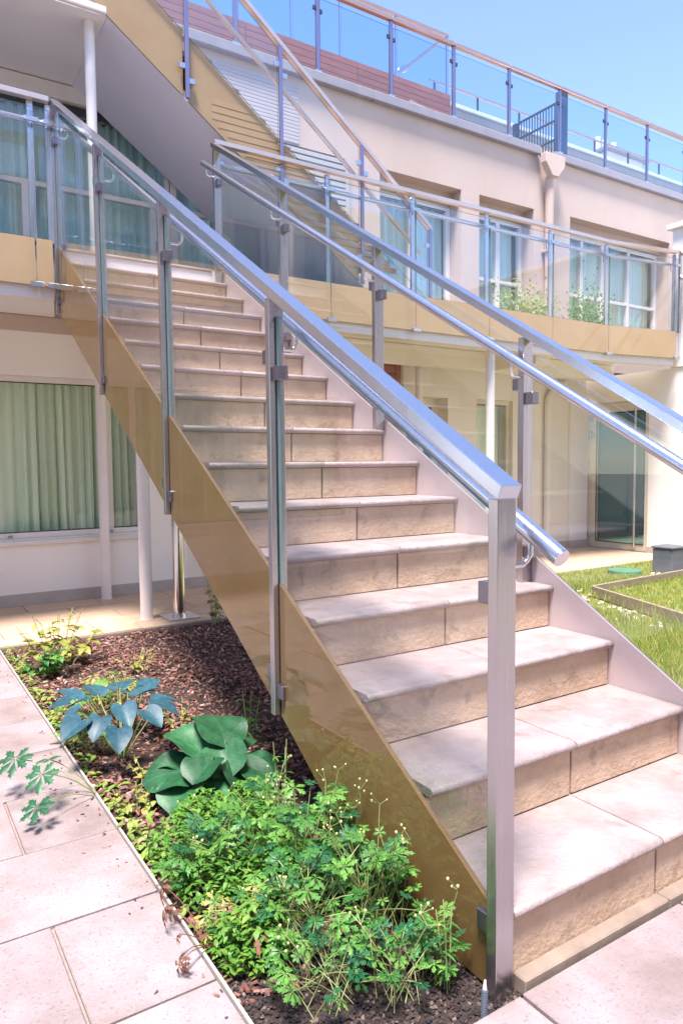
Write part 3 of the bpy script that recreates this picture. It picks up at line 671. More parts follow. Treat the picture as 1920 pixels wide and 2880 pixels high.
# terracotta clad wall behind it
RS = empty('clad_roof_wall', (3, 6.2, 5.1), 'terracotta plank clad wall on the roof behind the glass railing', 'wall')
build('wall_core', MB().box(-2, 5.3, 6.22, 6.4, 5.07, 5.955), M_['red'], RS)
pl = None
for j in range(5):
    xa = -2+j*1.46
    for k in range(12):
        z = 5.075+k*.0735
        if pl is None: pl = build('plank', MB().box(xa+.003, xa+1.455, 6.205, 6.219, z, z+.068), M_['red'], RS, center=True)
        else: copy_obj(pl, RS, pl.location+Vector((j*1.46, 0, k*.0735)))
build('pale_board', MB().prism([(4.60, 5.1), (5.03, 5.1), (5.10, 5.66), (4.62, 5.72)], 'y', 6.192, 6.204), M_['redlight'], RS)
RS2 = empty('upper_roof_railing', (3, 6.3, 5.95), 'higher glass railing standing on top of the terracotta wall', 'railing')
ux = [.6, 1.5, 2.33, 3.0, 3.66, 4.49, 5.32]
for i, x in enumerate(ux):
    build('post', MB().box(x-.015, x+.015, 6.285, 6.315, 5.957, 6.72), M_['steel'], RS2, .002)
    if i < len(ux)-1: build('glass_panel', MB().prism([(x+.02, 5.99), (ux[i+1]-.02, 5.99), (ux[i+1]-.02, 6.66), (x+.02, 6.66)], 'y', 6.297, 6.305, mi=1, capm=0), [M_['roofglass'], M_['glassedge']], RS2)
build('top_rail', MB().box(.5, 5.34, 6.28, 6.32, 6.722, 6.76), M_['bronze'], RS2, .004)
build('top_rail', MB().box(5.305, 5.335, 6.321, 9.0, 6.722, 6.76), M_['bronze'], RS2, .004)
build('post', MB().box(5.305, 5.335, 8.0, 8.03, 5.2, 6.72), M_['steel'], RS2)
# rear parapet with low rail
RP = empty('rear_roof_parapet', (9, 6.9, 5.1), 'pink rear roof parapet with white coping behind the gate', 'wall')
build('parapet_wall', MB().box(5.6, 14, 6.9, 7.1, 5.07, 6.24), M_['stucco'], RP)
build('coping', MB().box(5.58, 14, 6.86, 7.14, 6.245, 6.30), M_['frame'], RP, .004)
LR = empty('low_rear_rail', (9, 7, 6.3), 'low steel rail on the rear roof parapet', 'railing')
build('top_rail', MB().tube([(5.6, 7.0, 6.58), (14, 7.0, 6.58)], .018, 10), M_['bronze'], LR, smooth=True)
for x in (5.7, 6.53, 7.4, 8.3, 9.2, 10.1, 11): build('post', MB().box(x-.012, x+.012, 6.99, 7.012, 6.301, 6.565), M_['dark'], LR)
CH = empty('roof_chimney', (10.2, 7.5, 5.1), 'white roof chimney box with grey cap and steel flues', 'chimney')
build('shaft', MB().box(9.8, 10.8, 7.2, 8.2, 5.07, 6.62), M_['white'], CH)
build('cap', MB().box(9.7, 10.9, 7.1, 8.3, 6.622, 6.68), M_['capgrey'], CH, .006)
for x in (10.05, 10.25, 10.5): build('flue', MB().tube([(x, 7.6, 6.68), (x, 7.6, 7.05)], .05, 12), M_['paint'], CH, smooth=True)
CH2 = empty('roof_chimney', (6.2, 8.4, 5.1), 'white roof vent with bent steel pipe behind the upper glass railing', 'chimney')
build('shaft', MB().box(5.85, 6.5, 8.2, 8.8, 5.07, 7.0), M_['white'], CH2)
build('flue', MB().tube([(6.1, 8.4, 7.0), (6.1, 8.4, 7.4), (6.15, 8.4, 7.5), (6.28, 8.4, 7.55)], .05, 12), M_['steel2'], CH2, smooth=True)
build('flue', MB().tube([(5.93, 8.4, 7.0), (5.93, 8.4, 7.4)], .04, 12), M_['steel2'], CH2, smooth=True)
GT = empty('roof_gate', (6.75, 5.95, 5.2), 'dark steel picket gate crossing the roof terrace', 'gate')
build('post', MB().box(6.66, 6.80, 5.56, 5.66, 5.08, 6.11), M_['gateblue'] if 'gateblue' in M_ else M_['dark'], GT, .006)
build('post', MB().box(6.70, 6.78, 6.40, 6.47, 5.08, 6.02), M_['dark'], GT, .004)
for z in (6.02, 5.80, 5.55, 5.25): build('rail', MB().box(6.735, 6.755, 5.661, 6.399, z-.012, z+.012), M_['dark'], GT)
pk = None
for k in range(14):
    y = 5.70+k*.05
    if pk is None: pk = build('picket', MB().box(6.7565, 6.7685, y, y+.010, 5.15, 6.03), M_['dark'], GT)
    else: copy_obj(pk, GT, pk.location+Vector((0, k*.05, 0)))

# ------------------------------------------------------------------ unseen blocks: one across the courtyard, one added left for reflections
def far_building(name, x0, x1, y0, y1, h, face, label, m, win, fx):
    Bq = empty(name, ((x0+x1)/2, (y0+y1)/2, 0), label, 'building')
    build('wall', MB().box(x0, x1, y0, y1, -.05, h), m, Bq)
    n = 0
    for lv in range(int(h//2.9)):
        z = .9+lv*2.9
        for u in np.arange(fx[0], fx[1], 2.3):
            if face == 'x': f_ = MB().box(x1+.002, x1+.05, u, u+1.2, z, z+1.5); p_ = MB().box(x1+.0505, x1+.06, u+.06, u+1.14, z+.06, z+1.44)
            else: f_ = MB().box(u, u+1.2, y1+.002, y1+.05, z, z+1.5); p_ = MB().box(u+.06, u+1.14, y1+.0505, y1+.06, z+.06, z+1.44)
            fo = build('window', f_, M_['frame'], Bq); build('pane', p_, win, fo)
    return Bq
M_['farpane'] = surf('far_window_pane', (.05, .12, .16), (.07, .16, .20), .08, 2, 2, .0)
far_building('offscreen_block', -14, -9, -14, 5.3, 6.6, 'x', 'unseen cream block added on the left to be reflected in the glass', M_['cream'], M_['farpane'], (-12, 4))
far_building('offscreen_block', -8, 14, -15, -9.5, 9.2, 'y', 'pale yellow block across the courtyard behind the viewer', M_['yellow'], M_['farpane'], (-4, 13))

for (tx_, lb, wd_) in ((5.35, 'grey trough of yellow green shrubs on the terrace behind the glass', .75), (6.45, 'grey trough with taller dark green shrub at the terrace corner', .5)):
    TP = empty('trough_planter', (tx_, 4.95, 2.725), lb, 'planter', 'planted troughs on the terrace')
    build('trough', MB().box(tx_-wd_/2, tx_+wd_/2, 4.85, 5.05, 2.726, 2.92), M_['boxgrey'], TP, .006)
    ov_, of_ = None, None; lm = MB(); r5 = random.Random(int(tx_*10))
    for k in range(900):
        c = Vector((tx_+r5.uniform(-.55, .55)*wd_, 4.95+r5.gauss(0, .09), 2.90+abs(r5.gauss(0, .17))*(1.3 if tx_ > 6 else 1)))
        q1 = Vector((r5.gauss(0, 1), r5.gauss(0, 1), r5.gauss(0, 1))).normalized()*.022; q2 = q1.cross(Vector((r5.gauss(0, 1), r5.gauss(0, 1), r5.gauss(0, 1)))).normalized()*.011
        lm.add([c-q1, c+q2, c+q1, c-q2], [(0, 1, 2, 3)])
    fo_ = build('foliage', lm, M_['lime'] if tx_ < 6 else M_['cover'], TP); fo_['kind'] = 'stuff'

# ------------------------------------------------------------------ right garden things
PLT = empty('garden_planter', (4.9, 2.4, 0), 'low weathered plank planter box in the lawn', 'planter')
q = [(4.09, 2.95), (7.0, 3.10), (7.0, 1.75), (3.60, 1.70)]
def wallseg(mb, a, b, t, z0, z1):
    a = Vector((*a, 0)); b = Vector((*b, 0)); d = (b-a).normalized(); n_ = Vector((-d.y, d.x, 0))*t
    cs = [a, b, b+n_, a+n_]; mb.add([(c.x, c.y, z0) for c in cs]+[(c.x, c.y, z1) for c in cs], [(0,3,2,1),(4,5,6,7),(0,1,5,4),(1,2,6,5),(2,3,7,6),(3,0,4,7)])
    return mb
for i in range(4):
    build('plank', wallseg(MB(), q[i], q[(i+1) % 4], .03, 0, .09), M_['wood'], PLT, .002)
build('soil_fill', MB().prism([(4.1, 2.9), (6.95, 3.03), (6.95, 1.8), (3.66, 1.76)], 'z', -.011, .03), M_['turf'], PLT)
BXG = empty('junction_box', (5.85, 3.35, 0), 'dark grey plastic box standing on the lawn beside the planter', 'utility box')
build('body', MB().prism([(5.72, 3.25), (5.98, 3.25), (5.98, 3.48), (5.72, 3.48)], 'z', 0, .26), M_['boxgrey'], BXG, .012)
build('lid', MB().prism([(5.71, 3.24), (5.99, 3.24), (5.99, 3.49), (5.71, 3.49)], 'z', .262, .285), M_['boxgrey'], BXG, .006)
tag(build('drain_cover', MB().tube([(5.45, 3.62, -.011), (5.45, 3.62, .03)], .17, 24), M_['lid'], smooth=True), 'round green plastic drain cover lying in the lawn', 'drain cover')
HS = empty('garden_tap', (5.55, 2.6, 0), 'curled white garden hose fitting sticking up in the planter', 'hose')
build('hose', MB().tube([(5.55, 2.62, .03), (5.55, 2.6, .16), (5.58, 2.58, .21), (5.63, 2.56, .2), (5.65, 2.55, .12), (5.66, 2.55, .03)], .011, 8), M_['paint'], HS, smooth=True)
build('nozzle', MB().tube([(5.50, 2.62, .14), (5.60, 2.60, .17)], .015, 8), M_['paint'], HS, smooth=True)
SPK = empty('spot_spike', (-.075, .02, 0), 'grey corrugated cable tube with white tip beside the front post', 'cable tube')
ring = MB(); a0 = Vector((-.108, -.012, -.028)); a1 = Vector((-.096, -.002, .028))
for k in range(12): ring.tube([a0+(a1-a0)*(k/12), a0+(a1-a0)*((k+.55)/12)], .0075, 12)
ring.tube([a0, a1], .0062, 12)
build('tube', ring, M_['cable'], SPK, smooth=True)
build('tip', MB().tube([a1, a1+Vector((.002, .002, .010)), a1+Vector((.004, .003, .018))], .0048, 10, taper=.5), M_['petal'], SPK, smooth=True)

# ------------------------------------------------------------------ scattered stuff (mulch, gravel, pebbles, grass)
def scatter_mesh(name, shapes, m, kind='stuff', label=None, cat=None):
    """shapes: list of (verts array, faces list) already placed"""
    V = []; Fc = []; o = 0
    for v, f in shapes:
        V.append(v); Fc += [tuple(i+o for i in q_) for q_ in f]; o += len(v)
    V = np.vstack(V); me = bpy.data.meshes.new(name); me.from_pydata(V.tolist(), [], Fc); me.materials.append(m)
    ob = bpy.data.objects.new(name, me); COL.objects.link(ob); ob['kind'] = kind
    if label: ob['label'] = label
    if cat: ob['category'] = cat
    return ob
def chip(x, y, z, l, w_, t_, rng):
    v = np.array([(-l, -w_, 0), (l, -w_*.7, 0), (l*.8, w_, 0), (-l*.9, w_*.8, 0), (-l*.8, -w_*.7, t_), (l*.85, -w_*.5, t_*.8), (l*.6, w_*.7, t_), (-l*.7, w_*.6, t_*.9)])
    a, b_, c = rng.uniform(0, 6.3), rng.normal(0, .35), rng.normal(0, .35)
    Rm = np.array(Euler((b_, c, a)).to_matrix()); return v@Rm.T+np.array((x, y, z)), [(0,3,2,1),(4,5,6,7),(0,1,5,4),(1,2,6,5),(2,3,7,6),(3,0,4,7)]
rng = np.random.default_rng(3)
sh = []
for k in range(15000):
    y = rng.uniform(.3, 4.01); x = rng.uniform(-.54, min(1.12, .75+.2*y))
    s = rng.uniform(.5, 1.3); sh.append(chip(x, y, -.03+rng.uniform(-.004, .014)+.008*math.sin(x*9+y*4), .012*s, .006*s, .005*s, rng))
for k in range(90):
    x = -.565-abs(rng.normal(0, .06)); s = rng.uniform(.3, .8); sh.append(chip(x, rng.uniform(-.02, 3.9), .001, .010*s, .005*s, .004*s, rng))
scatter_mesh('bark_mulch', sh, M_['chips'], label='reddish brown bark chips covering the planting bed', cat='mulch')
sh = []
for k in range(11000):
    y = rng.uniform(-.035, .62)**1.0; x = rng.uniform(-.54, .5); s = rng.uniform(.5, 1.5)
    sh.append(chip(x, y, -.03+rng.uniform(-.003, .006), .0045*s, .0035*s, .003*s, rng))
scatter_mesh('dark_gravel', sh, M_['gravel'], label='dark gravel at the front corner of the bed', cat='gravel')
sh = []
for k in range(300):
    if k < 260: t_ = rng.uniform(0, 1); x = 4.2+t_*2.6; y = 3.05+t_*.38+rng.normal(0, .06)
    else: t_ = rng.uniform(0, 1); x = 3.45+rng.normal(0, .07)+t_*.6; y = 1.8+t_*1.4
    s = rng.uniform(.6, 1.3); sh.append(chip(x, y, -.005, (.019*s), .016*s, .014*s, rng))
scatter_mesh('pebbles', sh, M_['pebble'], label='white pebbles bordering the planter in the lawn', cat='pebbles')
def blades(n, xr, yr, hmin, hmax, wd, reject=None):
    x = rng.uniform(*xr, n); y = rng.uniform(*yr, n)
    if reject is not None: k = ~reject(x, y); x = x[k]; y = y[k]
    n = len(x); h = rng.uniform(hmin, hmax, n); a = rng.uniform(0, 2*np.pi, n); lean = rng.uniform(.1, .8, n)*h; la = rng.uniform(0, 2*np.pi, n)
    dx, dy = np.cos(a)*wd, np.sin(a)*wd; lx, ly = np.cos(la)*lean, np.sin(la)*lean
    z0 = np.full(n, -.012)
    V = np.stack([np.stack([x-dx, y-dy, z0], 1), np.stack([x+dx, y+dy, z0], 1), np.stack([x-dx*.7+lx*.4, y-dy*.7+ly*.4, z0+h*.6], 1), np.stack([x+dx*.7+lx*.4, y+dy*.7+ly*.4, z0+h*.6], 1), np.stack([x+lx, y+ly, z0+h], 1)], 1).reshape(-1, 3)
    i = np.arange(n)*5
    return V, [q_ for b_ in i.tolist() for q_ in ((b_, b_+1, b_+3, b_+2), (b_+2, b_+3, b_+4))]
inpl = lambda x, y: (x > 3.65) & (y > 1.7) & (y < 3.1) & (x < 7)
v1, f1 = blades(52000, (1.17, 5.2), (-.03, 3.5), .025, .10, .0022, inpl)
v2, f2 = blades(26000, (2.5, 7.05), (2.2, 4.02), .012, .045, .003, inpl)
v3, f3 = blades(2200, (1.5, 4.2), (.3, 3.0), .12, .26, .0022, inpl)
v4, f4 = blades(9000, (3.9, 6.9), (1.9, 3.0), .01, .05, .003)
v4[:, 2] += .04
scatter_mesh('lawn_grass', [(v1, f1), (v2, f2), (v3, f3), (v4, f4)], M_['blade'], label='rough sunlit lawn grass right of the stairs', cat='grass')

# ------------------------------------------------------------------ leaves and plants
def mesh_of(name, v, f, m, smooth=True):
    me = bpy.data.meshes.new(name); me.from_pydata([tuple(p) for p in v], [], f); me.materials.append(m)
    if smooth: me.polygons.foreach_set('use_smooth', [True]*len(f))
    return me
def palmate(seed, lobes=7, cut=.3, droop=.25):
    r_ = random.Random(seed); v = [(0, 0, 0)]; f = []
    for k in range(lobes):
        a = (-1+2*k/(lobes-1))*2.35+r_.uniform(-.08, .08); L_ = (1-.22*abs(-1+2*k/(lobes-1)))*r_.uniform(.88, 1.05)
        ca, sa = math.sin(a), math.cos(a)
        def pt(u, s_, up=0):  # u along the lobe, s_ sideways
            rr = u*L_; x = rr*ca+s_*sa; y = rr*sa-s_*ca; return (x, y, .10*rr-droop*rr*rr+up-.35*abs(s_)*.6)
        o = len(v); wd = .145
        pts = [pt(.22, -.035), pt(.5, -wd), pt(.62, -wd*1.55), pt(.66, -wd*.7), pt(.84, -wd*1.05), pt(.86, -wd*.35), pt(1.0, 0),
               pt(.86, wd*.35), pt(.84, wd*1.05), pt(.66, wd*.7), pt(.62, wd*1.55), pt(.5, wd), pt(.22, .035), pt(.5, 0, .02), pt(.75, 0, .01)]
        v += pts; m1, m2 = o+13, o+14
        f += [(0, o, o+13, o+12), (o, o+1, m1), (o+1, o+2, o+3, m1), (o+3, m2, m1), (o+3, o+4, o+5, m2), (o+5, o+6, m2), (o+6, o+7, m2), (o+7, o+8, o+9, m2), (o+9, m1, m2), (o+9, o+10, o+11, m1), (o+11, o+12, m1)]
    return v, f
def blade_leaf(outline, cup=.25, droop=.35, rib=.03, nu=9, nv=7, wav=0., fold=0.):
    """outline(t) half width for t 0..1 along length 1"""
    v = []; f = []
    for i in range(nu):
        t = i/(nu-1); w_ = outline(t)
        for j in range(nv):
            s = -1+2*j/(nv-1)
            yb = t - (.18*abs(s)**1.5*(1-t)**3 if True else 0)
            z = -droop*t*t+cup*(abs(s)*w_)**1.3 + rib*math.cos(j*math.pi)*w_*.6 + wav*math.sin(t*9+s*3)*abs(s) - fold*abs(s)*w_
            v.append((s*w_, yb, z))
    for i in range(nu-1):
        for j in range(nv-1): f.append((i*nv+j, i*nv+j+1, (i+1)*nv+j+1, (i+1)*nv+j))
    return v, f
heart = lambda t: .02+.47*math.sin(math.pi*min(1, (t+.04)/1.04)**.66)**.8*(1-.15*t)
rnd_ = lambda t: .03+.60*max(0, 1-abs(2*t-1)**2.6)**.5
ovate = lambda t: .01+.30*math.sin(math.pi*t**.75)
lance = lambda t: .01+.10*math.sin(math.pi*t**.8)
ME = {}
for s in range(4): ME['pal%d' % s] = mesh_of('leaf', *palmate(s, 7 if s % 2 else 5, droop=.2+.12*s), M_['geranium'])
for s in range(2): ME['paly%d' % s] = mesh_of('leaf', *palmate(s+20, 5, droop=.6), M_['geranium2'])
for s in range(2): ME['paln%d' % s] = mesh_of('leaf', *palmate(s+30, 7, droop=.15), M_['geranium' if s == 0 else 'darkleaf'])
ME['palb'] = mesh_of('leaf', *palmate(9, 5, droop=1.3), M_['dead'])
ME['hosta0'] = mesh_of('leaf', *blade_leaf(heart, .25, .35, .012, 10, 9), M_['hosta'])
ME['hosta1'] = mesh_of('leaf', *blade_leaf(heart, .45, .15, .012, 10, 9), M_['hosta'])
ME['round0'] = mesh_of('leaf', *blade_leaf(rnd_, .5, .15, .0, 12, 11, .03), M_['round'])
ME['round1'] = mesh_of('leaf', *blade_leaf(rnd_, .2, .45, .0, 12, 11, .05), M_['round'])
ME['ov'] = mesh_of('leaf', *blade_leaf(ovate, .3, .4, .02, 6, 5), M_['geranium'])
ME['ovy'] = mesh_of('leaf', *blade_leaf(ovate, .3, .4, .02, 6, 5), M_['weedleaf'] if 'weedleaf' in M_ else M_['geranium2'])
ME['lance'] = mesh_of('leaf', *blade_leaf(lance, .2, .5, .0, 7, 3), M_['geranium'])
def leaf(parent, key, p, out, size, tilt=None, roll=0.):
    """place a leaf whose stalk end is at world point p, pointing along out"""
    o = bpy.data.objects.new('leaf', ME[key]); COL.objects.link(o); o.parent = parent
    o.location = Vector(p)-world_loc(parent); d = Vector(out).normalized()
    az = math.atan2(-d.x, d.y); el = math.asin(max(-1, min(1, d.z)))
    o.rotation_euler = (Euler((el if tilt is None else tilt, roll, 0)).to_matrix().to_4x4()).to_euler()
    q_ = Matrix.Rotation(az, 4, 'Z')@Matrix.Rotation(el if tilt is None else tilt, 4, 'X')@Matrix.Rotation(roll, 4, 'Y')
    o.rotation_euler = q_.to_euler(); o.scale = (size,)*3
    return o
def arc(a, b, sag=.3, n=6):
    a, b = Vector(a), Vector(b); mid = (a+b)/2+Vector((0, 0, (b-a).length*sag))
    return [a*(1-t)**2+mid*2*t*(1-t)+b*t*t for t in [i/(n-1) for i in range(n)]]
rr = random.Random(11)
GZ = -.025
def cranesbill(x, y, rad, h, n, size, label, keys=('pal0', 'pal1', 'pal2', 'pal3'), group='cranesbill clumps in the bed', flowers=0, name='geranium_plant', toward=None, xmax=-.07, xmin=-9):
    P0 = Vector((x, y, GZ)); pl_ = empty(name, P0, label, 'plant', group)
    st_ = MB()
    for k in range(n):
        a = rr.uniform(0, 2*math.pi); q_ = math.sqrt(rr.random()); rad_ = rad*q_
        px_ = x+math.cos(a)*rad_; py_ = y+math.sin(a)*rad_
        px_ = min(px_, xmax+rr.uniform(-.03, .0)); px_ = max(px_, xmin+rr.uniform(0, .03)); py_ = max(py_, -.02)
        zz = GZ+h*(1-.55*q_*q_)*rr.uniform(.45, 1.08)+.01
        tip = Vector((px_, py_, zz)); s = size*rr.uniform(.45, 1.0)
        out = (tip-P0); out.z = 0
        if out.length < .01: out = Vector((1, 0, 0))
        out.normalize(); out = Matrix.Rotation(rr.uniform(-.8, .8), 3, 'Z')@out
        st_.tube(arc(P0+Vector((rr.uniform(-.6, .6)*rad, rr.uniform(-.6, .6)*rad, 0)), tip, .12), .0012, 4, cap=False)
        leaf(pl_, rr.choice(keys), tip, out, s, tilt=rr.uniform(-.15, .75), roll=rr.uniform(-.45, .45))
    for k in range(flowers):
        a = rr.uniform(0, 2*math.pi); tip = P0+Vector((math.cos(a)*rad*.9, math.sin(a)*rad*.7, h*rr.uniform(.8, 1.15)))
        tip.x = min(tip.x, xmax)
        st_.tube(arc(P0, tip, .15, 7), .0012, 4, cap=False)
        for j in range(3):
            t2 = tip+Vector((rr.uniform(-.03, .03), rr.uniform(-.03, .03), rr.uniform(.0, .035)))
            if t2.x > -.055: t2.x = -.055
            st_.tube([tip, t2], .0009, 4, cap=False)
            o = bpy.data.objects.new('bud', ME['bud']); COL.objects.link(o); o.parent = pl_; o.location = t2-P0; s = rr.uniform(.7, 1.2); o.scale = (s, s, s*1.2)
    build('stem', st_, M_['stem'], pl_, smooth=True)
    return pl_
bm = bmesh.new(); bmesh.ops.create_icosphere(bm, subdivisions=1, radius=.0034); me = bpy.data.meshes.new('bud'); bm.to_mesh(me); bm.free(); me.materials.append(M_['bud']); ME['bud'] = me
cl = [(-.13, .62, .18, .27, 70, .056, 'tall cranesbill clump against the gold band with seed heads', 8),
      (-.30, .76, .20, .19, 60, .056, 'cranesbill clump in the middle of the big green mass', 3),
      (-.15, .92, .15, .19, 45, .050, 'cranesbill clump below the round leaved plant', 3),
      (-.13, .36, .15, .27, 75, .048, 'dense cranesbill clump nearest the front steel post', 7),
      (-.29, .42, .17, .20, 65, .052, 'cranesbill clump at the lower front of the bed', 3),
      (-.43, .80, .12, .17, 30, .060, 'cranesbill clump hanging over the walkway edge', 0),
      (-.42, .50, .12, .12, 40, .046, 'low cranesbill clump along the walkway edge with dry leaves', 1),
      (-.36, .24, .12, .14, 40, .044, 'low cranesbill clump at the very front of the bed', 2),
      (-.22, .15, .10, .16, 34, .042, 'small cranesbill clump over the dark gravel', 2),
      (-.11, .14, .06, .20, 24, .034, 'small bright cranesbill sprig beside the cable tube', 2)]
for (x, y, ra, h, n, s, lb, fl) in cl:
    cranesbill(x, y, ra, h, n, s, lb, flowers=fl, keys=('pal0', 'pal1', 'pal2', 'pal3', 'paln0', 'paln1') if 'dry' not in lb else ('pal0', 'pal1', 'paly0', 'palb', 'paly1'), xmin=-.56)
cranesbill(-.36, 2.30, .16, .20, 26, .060, 'cranesbill clump behind the blue hosta', keys=('paly0', 'pal1', 'pal3'), group='cranesbill clumps in the bed')
cranesbill(-.20, 2.62, .15, .13, 40, .045, 'rounded yellow green cranesbill mound behind the hosta', keys=('paly0', 'paly1', 'pal0'))
cranesbill(-.47, 1.98, .10, .20, 14, .075, 'cranesbill with large pale leaves left of the hosta')
# sprigs leaning over the walkway
SG = empty('geranium_sprig', (-.56, 1.45, GZ), 'cranesbill sprigs leaning over the pale walkway tiles', 'plant')
st_ = MB()
for (tx_, ty_, tz_, s, tl_) in ((-.79, 1.66, .13, .085, -.5), (-.735, 1.47, .13, .080, -.6), (-.77, 1.36, .07, .075, -.35), (-.70, 1.54, .15, .060, .2)):
    st_.tube(arc((-.53, 1.5, GZ), (tx_, ty_, tz_), .2), .0020, 4, cap=False); leaf(SG, 'paln1', (tx_, ty_, tz_), (-.5, -1, 0), s, tilt=tl_, roll=.2)
build('stem', st_, M_['stem'], SG, smooth=True)
DS = empty('dry_sprig', (-.53, .62, GZ), 'withered brown leaves hanging over the walkway edge', 'plant')
st_ = MB()
for (tx_, ty_, tz_, s) in ((-.585, .68, .08, .038), (-.60, .62, .06, .036), (-.575, .64, .03, .034), (-.625, .44, .045, .030), (-.63, .43, .035, .028), (-.61, .50, .06, .018)):
    st_.tube(arc((-.53, .5, GZ+.02), (tx_, ty_, tz_), .3), .0013, 4, cap=False); leaf(DS, 'palb', (tx_, ty_, tz_), (-1, .2, -1), s, tilt=-.9, roll=rr.uniform(-1, 1))
build('stem', st_, M_['dead'], DS, smooth=True)
# blue hosta
HO = empty('hosta', (-.37, 1.80, GZ), 'hosta with blue green ribbed leaves on pale stalks', 'plant'); st_ = MB()
hb = Vector((-.37, 1.80, GZ))
for k in range(17):
    a = 2*math.pi*k*.381966*1.0+rr.uniform(-.2, .2); q_ = .07+.15*math.sqrt((k+.5)/17); tip = hb+Vector((math.cos(a)*q_-.0, math.sin(a)*q_*1.1+.10, .25-.45*q_*q_*3+rr.uniform(-.02, .02)))
    st_.tube(arc(hb, tip, .08), .0028, 6, cap=False, taper=.6); leaf(HO, 'hosta0' if k % 2 else 'hosta1', tip, (math.cos(a), math.sin(a), 0), rr.uniform(.095, .125), tilt=rr.uniform(-.5, .0)+(.35 if math.sin(a) > 0 else 0), roll=rr.uniform(-.2, .2))
build('stem', st_, M_['stem'], HO, smooth=True)
fs_ = MB().tube([hb, hb+Vector((.02, .12, .26)), hb+Vector((.02, .14, .34))], .002, 6)
build('flower_stalk', fs_, M_['stem'], HO, smooth=True)
for k in range(3):
    o = leaf(HO, 'lance', hb+Vector((.02, .14, .31+k*.012)), (math.cos(k*2), math.sin(k*2), .6), .03); o.data = ME['petal'] if 'petal' in ME else o.data
# large round leaved plant
RP_ = empty('bergenia', (-.20, 1.36, GZ), 'plant with large glossy round dark green leaves', 'plant'); st_ = MB(); rb = Vector((-.15, 1.28, GZ))
for k, (dx, dy, dz, s, a, tl_) in enumerate([(-.07, .06, .15, .135, 2.1, .55), (.02, .03, .19, .15, 1.4, .65), (.0, .03, .17, .12, -1.7, -.45), (-.10, .03, .10, .15, 2.9, .3), (-.13, -.02, .08, .12, 3.7, -.2),
                                   (.07, -.03, .11, .13, -.6, -.2), (.03, -.03, .12, .15, -1.3, -.75), (-.06, -.05, .09, .11, -2.3, -.35), (.08, .07, .11, .12, .3, .2), (-.02, .09, .12, .12, 1.5, .4), (-.05, -.02, .15, .11, -2.6, -.2), (-.10, .10, .10, .11, 2.4, .3)]):
    tip = rb+Vector((dx, dy, dz)); st_.tube(arc(rb, tip, .05), .0035, 6, cap=False, taper=.7)
    leaf(RP_, 'round0' if k % 2 == 0 else 'round1', tip, (math.cos(a), math.sin(a), 0), s*1.1, tilt=tl_, roll=rr.uniform(-.25, .25))
build('stem', st_, M_['stem'], RP_, smooth=True)
# upright leafy weeds at the back and others
def weed(x, y, h, n, size, label, key='ov', group=None, spread=.12, name='leafy_plant', stems=7, mat='stem'):
    P0 = Vector((x, y, GZ)); pl_ = empty(name, P0, label, 'plant', group); st_ = MB()
    for k in range(stems):
        a = rr.uniform(0, 6.28); q_ = spread*math.sqrt(rr.random()); tp = P0+Vector((math.cos(a)*q_, math.sin(a)*q_, h*rr.uniform(.6, 1.0)))
        pts = arc(P0+Vector((math.cos(a)*q_*.3, math.sin(a)*q_*.3, 0)), tp, .1); st_.tube(pts, .0018, 4, cap=False)
        for j in range(n//stems):
            t = rr.uniform(.25, 1); b_ = pts[min(5, int(t*5))]; an = j*2.4+rr.uniform(-.4, .4)
            leaf(pl_, key, b_, (math.cos(an), math.sin(an), 0), size*(1.15-.6*t)*rr.uniform(.8, 1.2), tilt=rr.uniform(-.3, .4), roll=rr.uniform(-.3, .3))
    build('stem', st_, M_[mat], pl_, smooth=True)
    return pl_
weed(-.30, 3.40, .34, 130, .085, 'bushy yellow green leafy plant at the back left of the bed', 'ovy', spread=.30, stems=14)
weed(-.42, 3.25, .20, 70, .075, 'low green leafy plant at the far left bed corner', 'ov', spread=.2, stems=8)
weed(.05, 3.0, .16, 40, .04, 'small light green seedling patch in the mulch', 'ovy', spread=.14, stems=8)
weed(.93, 3.92, .40, 90, .055, 'weedy shrub growing where the bed meets the steel post', 'ovy', spread=.12, stems=10)
weed(.16, 1.72, .22, 30, .06, 'thin dry grass tuft at the foot of the gold band', 'lance', spread=.08, stems=5, name='grass_tuft')
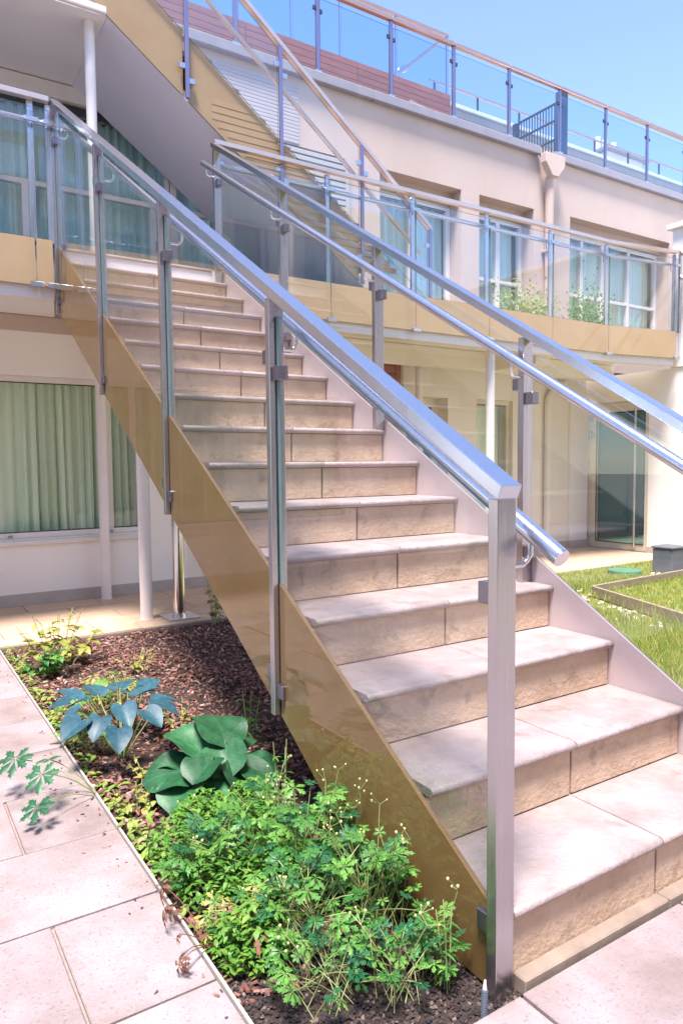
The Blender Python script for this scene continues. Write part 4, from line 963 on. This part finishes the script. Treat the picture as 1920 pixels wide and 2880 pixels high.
weed(-.12, .09, .20, 50, .035, 'upright lance leaved sprig beside the front post', 'lance', spread=.04, stems=4)
weed(-.10, .92, .42, 60, .035, 'upright sprig with narrow whorled leaves in front of the gold band', 'lance', spread=.05, stems=3)
weed(-.34, 1.55, .10, 40, .04, 'small light green rosette between hosta and walkway', 'ovy', spread=.14, stems=7)
weed(-.46, 1.30, .09, 40, .04, 'light green seedlings left of the round leaved plant', 'ovy', spread=.12, stems=7)
weed(-.05, 2.0, .12, 30, .03, 'tiny pale flowered weed in the bare mulch', 'ovy', spread=.10, stems=5)
# low small-leaved ground cover: nobody could count it
ovv, ovf = blade_leaf(ovate, .3, .3, .0, 4, 3); ovv = np.array(ovv)
def cover(n, pts_fn, size, z0, z1):
    out = []
    for k in range(n):
        x, y, hh = pts_fn(); s = size*rng.uniform(.6, 1.3)
        Rm = np.array((Matrix.Rotation(rng.uniform(0, 6.3), 3, 'Z')@Matrix.Rotation(rng.uniform(-.5, .7), 3, 'X')).to_3x3())
        out.append((ovv@Rm.T*s+np.array((x, y, GZ+rng.uniform(z0, z1)*hh)), ovf))
    return out
def patch():
    c = [(-.36, .95, .17, .10), (-.22, .85, .16, .10), (-.40, .72, .12, .08), (-.30, 1.08, .10, .09), (-.44, .45, .10, .08), (-.12, 1.1, .10, .08), (-.25, .6, .15, .1)][rng.integers(0, 7)]
    a = rng.uniform(0, 6.3); q_ = c[2]*math.sqrt(rng.uniform()); x = c[0]+math.cos(a)*q_; y = c[1]+math.sin(a)*q_
    return min(max(x, -.56), -.07), max(y, -.02), c[3]*1.6*(1-.6*(q_/c[2])**2)
scatter_mesh('ground_cover', cover(5200, patch, .019, .2, 1.0), M_['cover'], label='tiny leaved bright green ground cover among the cranesbill', cat='ground cover')
def edge():
    y = rng.uniform(.5, 3.9); x = -.54+abs(rng.normal(0, .045)); g_ = .5+.5*math.sin(y*7)+.3*math.sin(y*17)
    return x, y, max(.02, .07*g_)
scatter_mesh('edge_weeds', cover(500, edge, .028, .0, 1.0), M_['lime'], label='light green weeds along the walkway edge of the bed', cat='weeds')
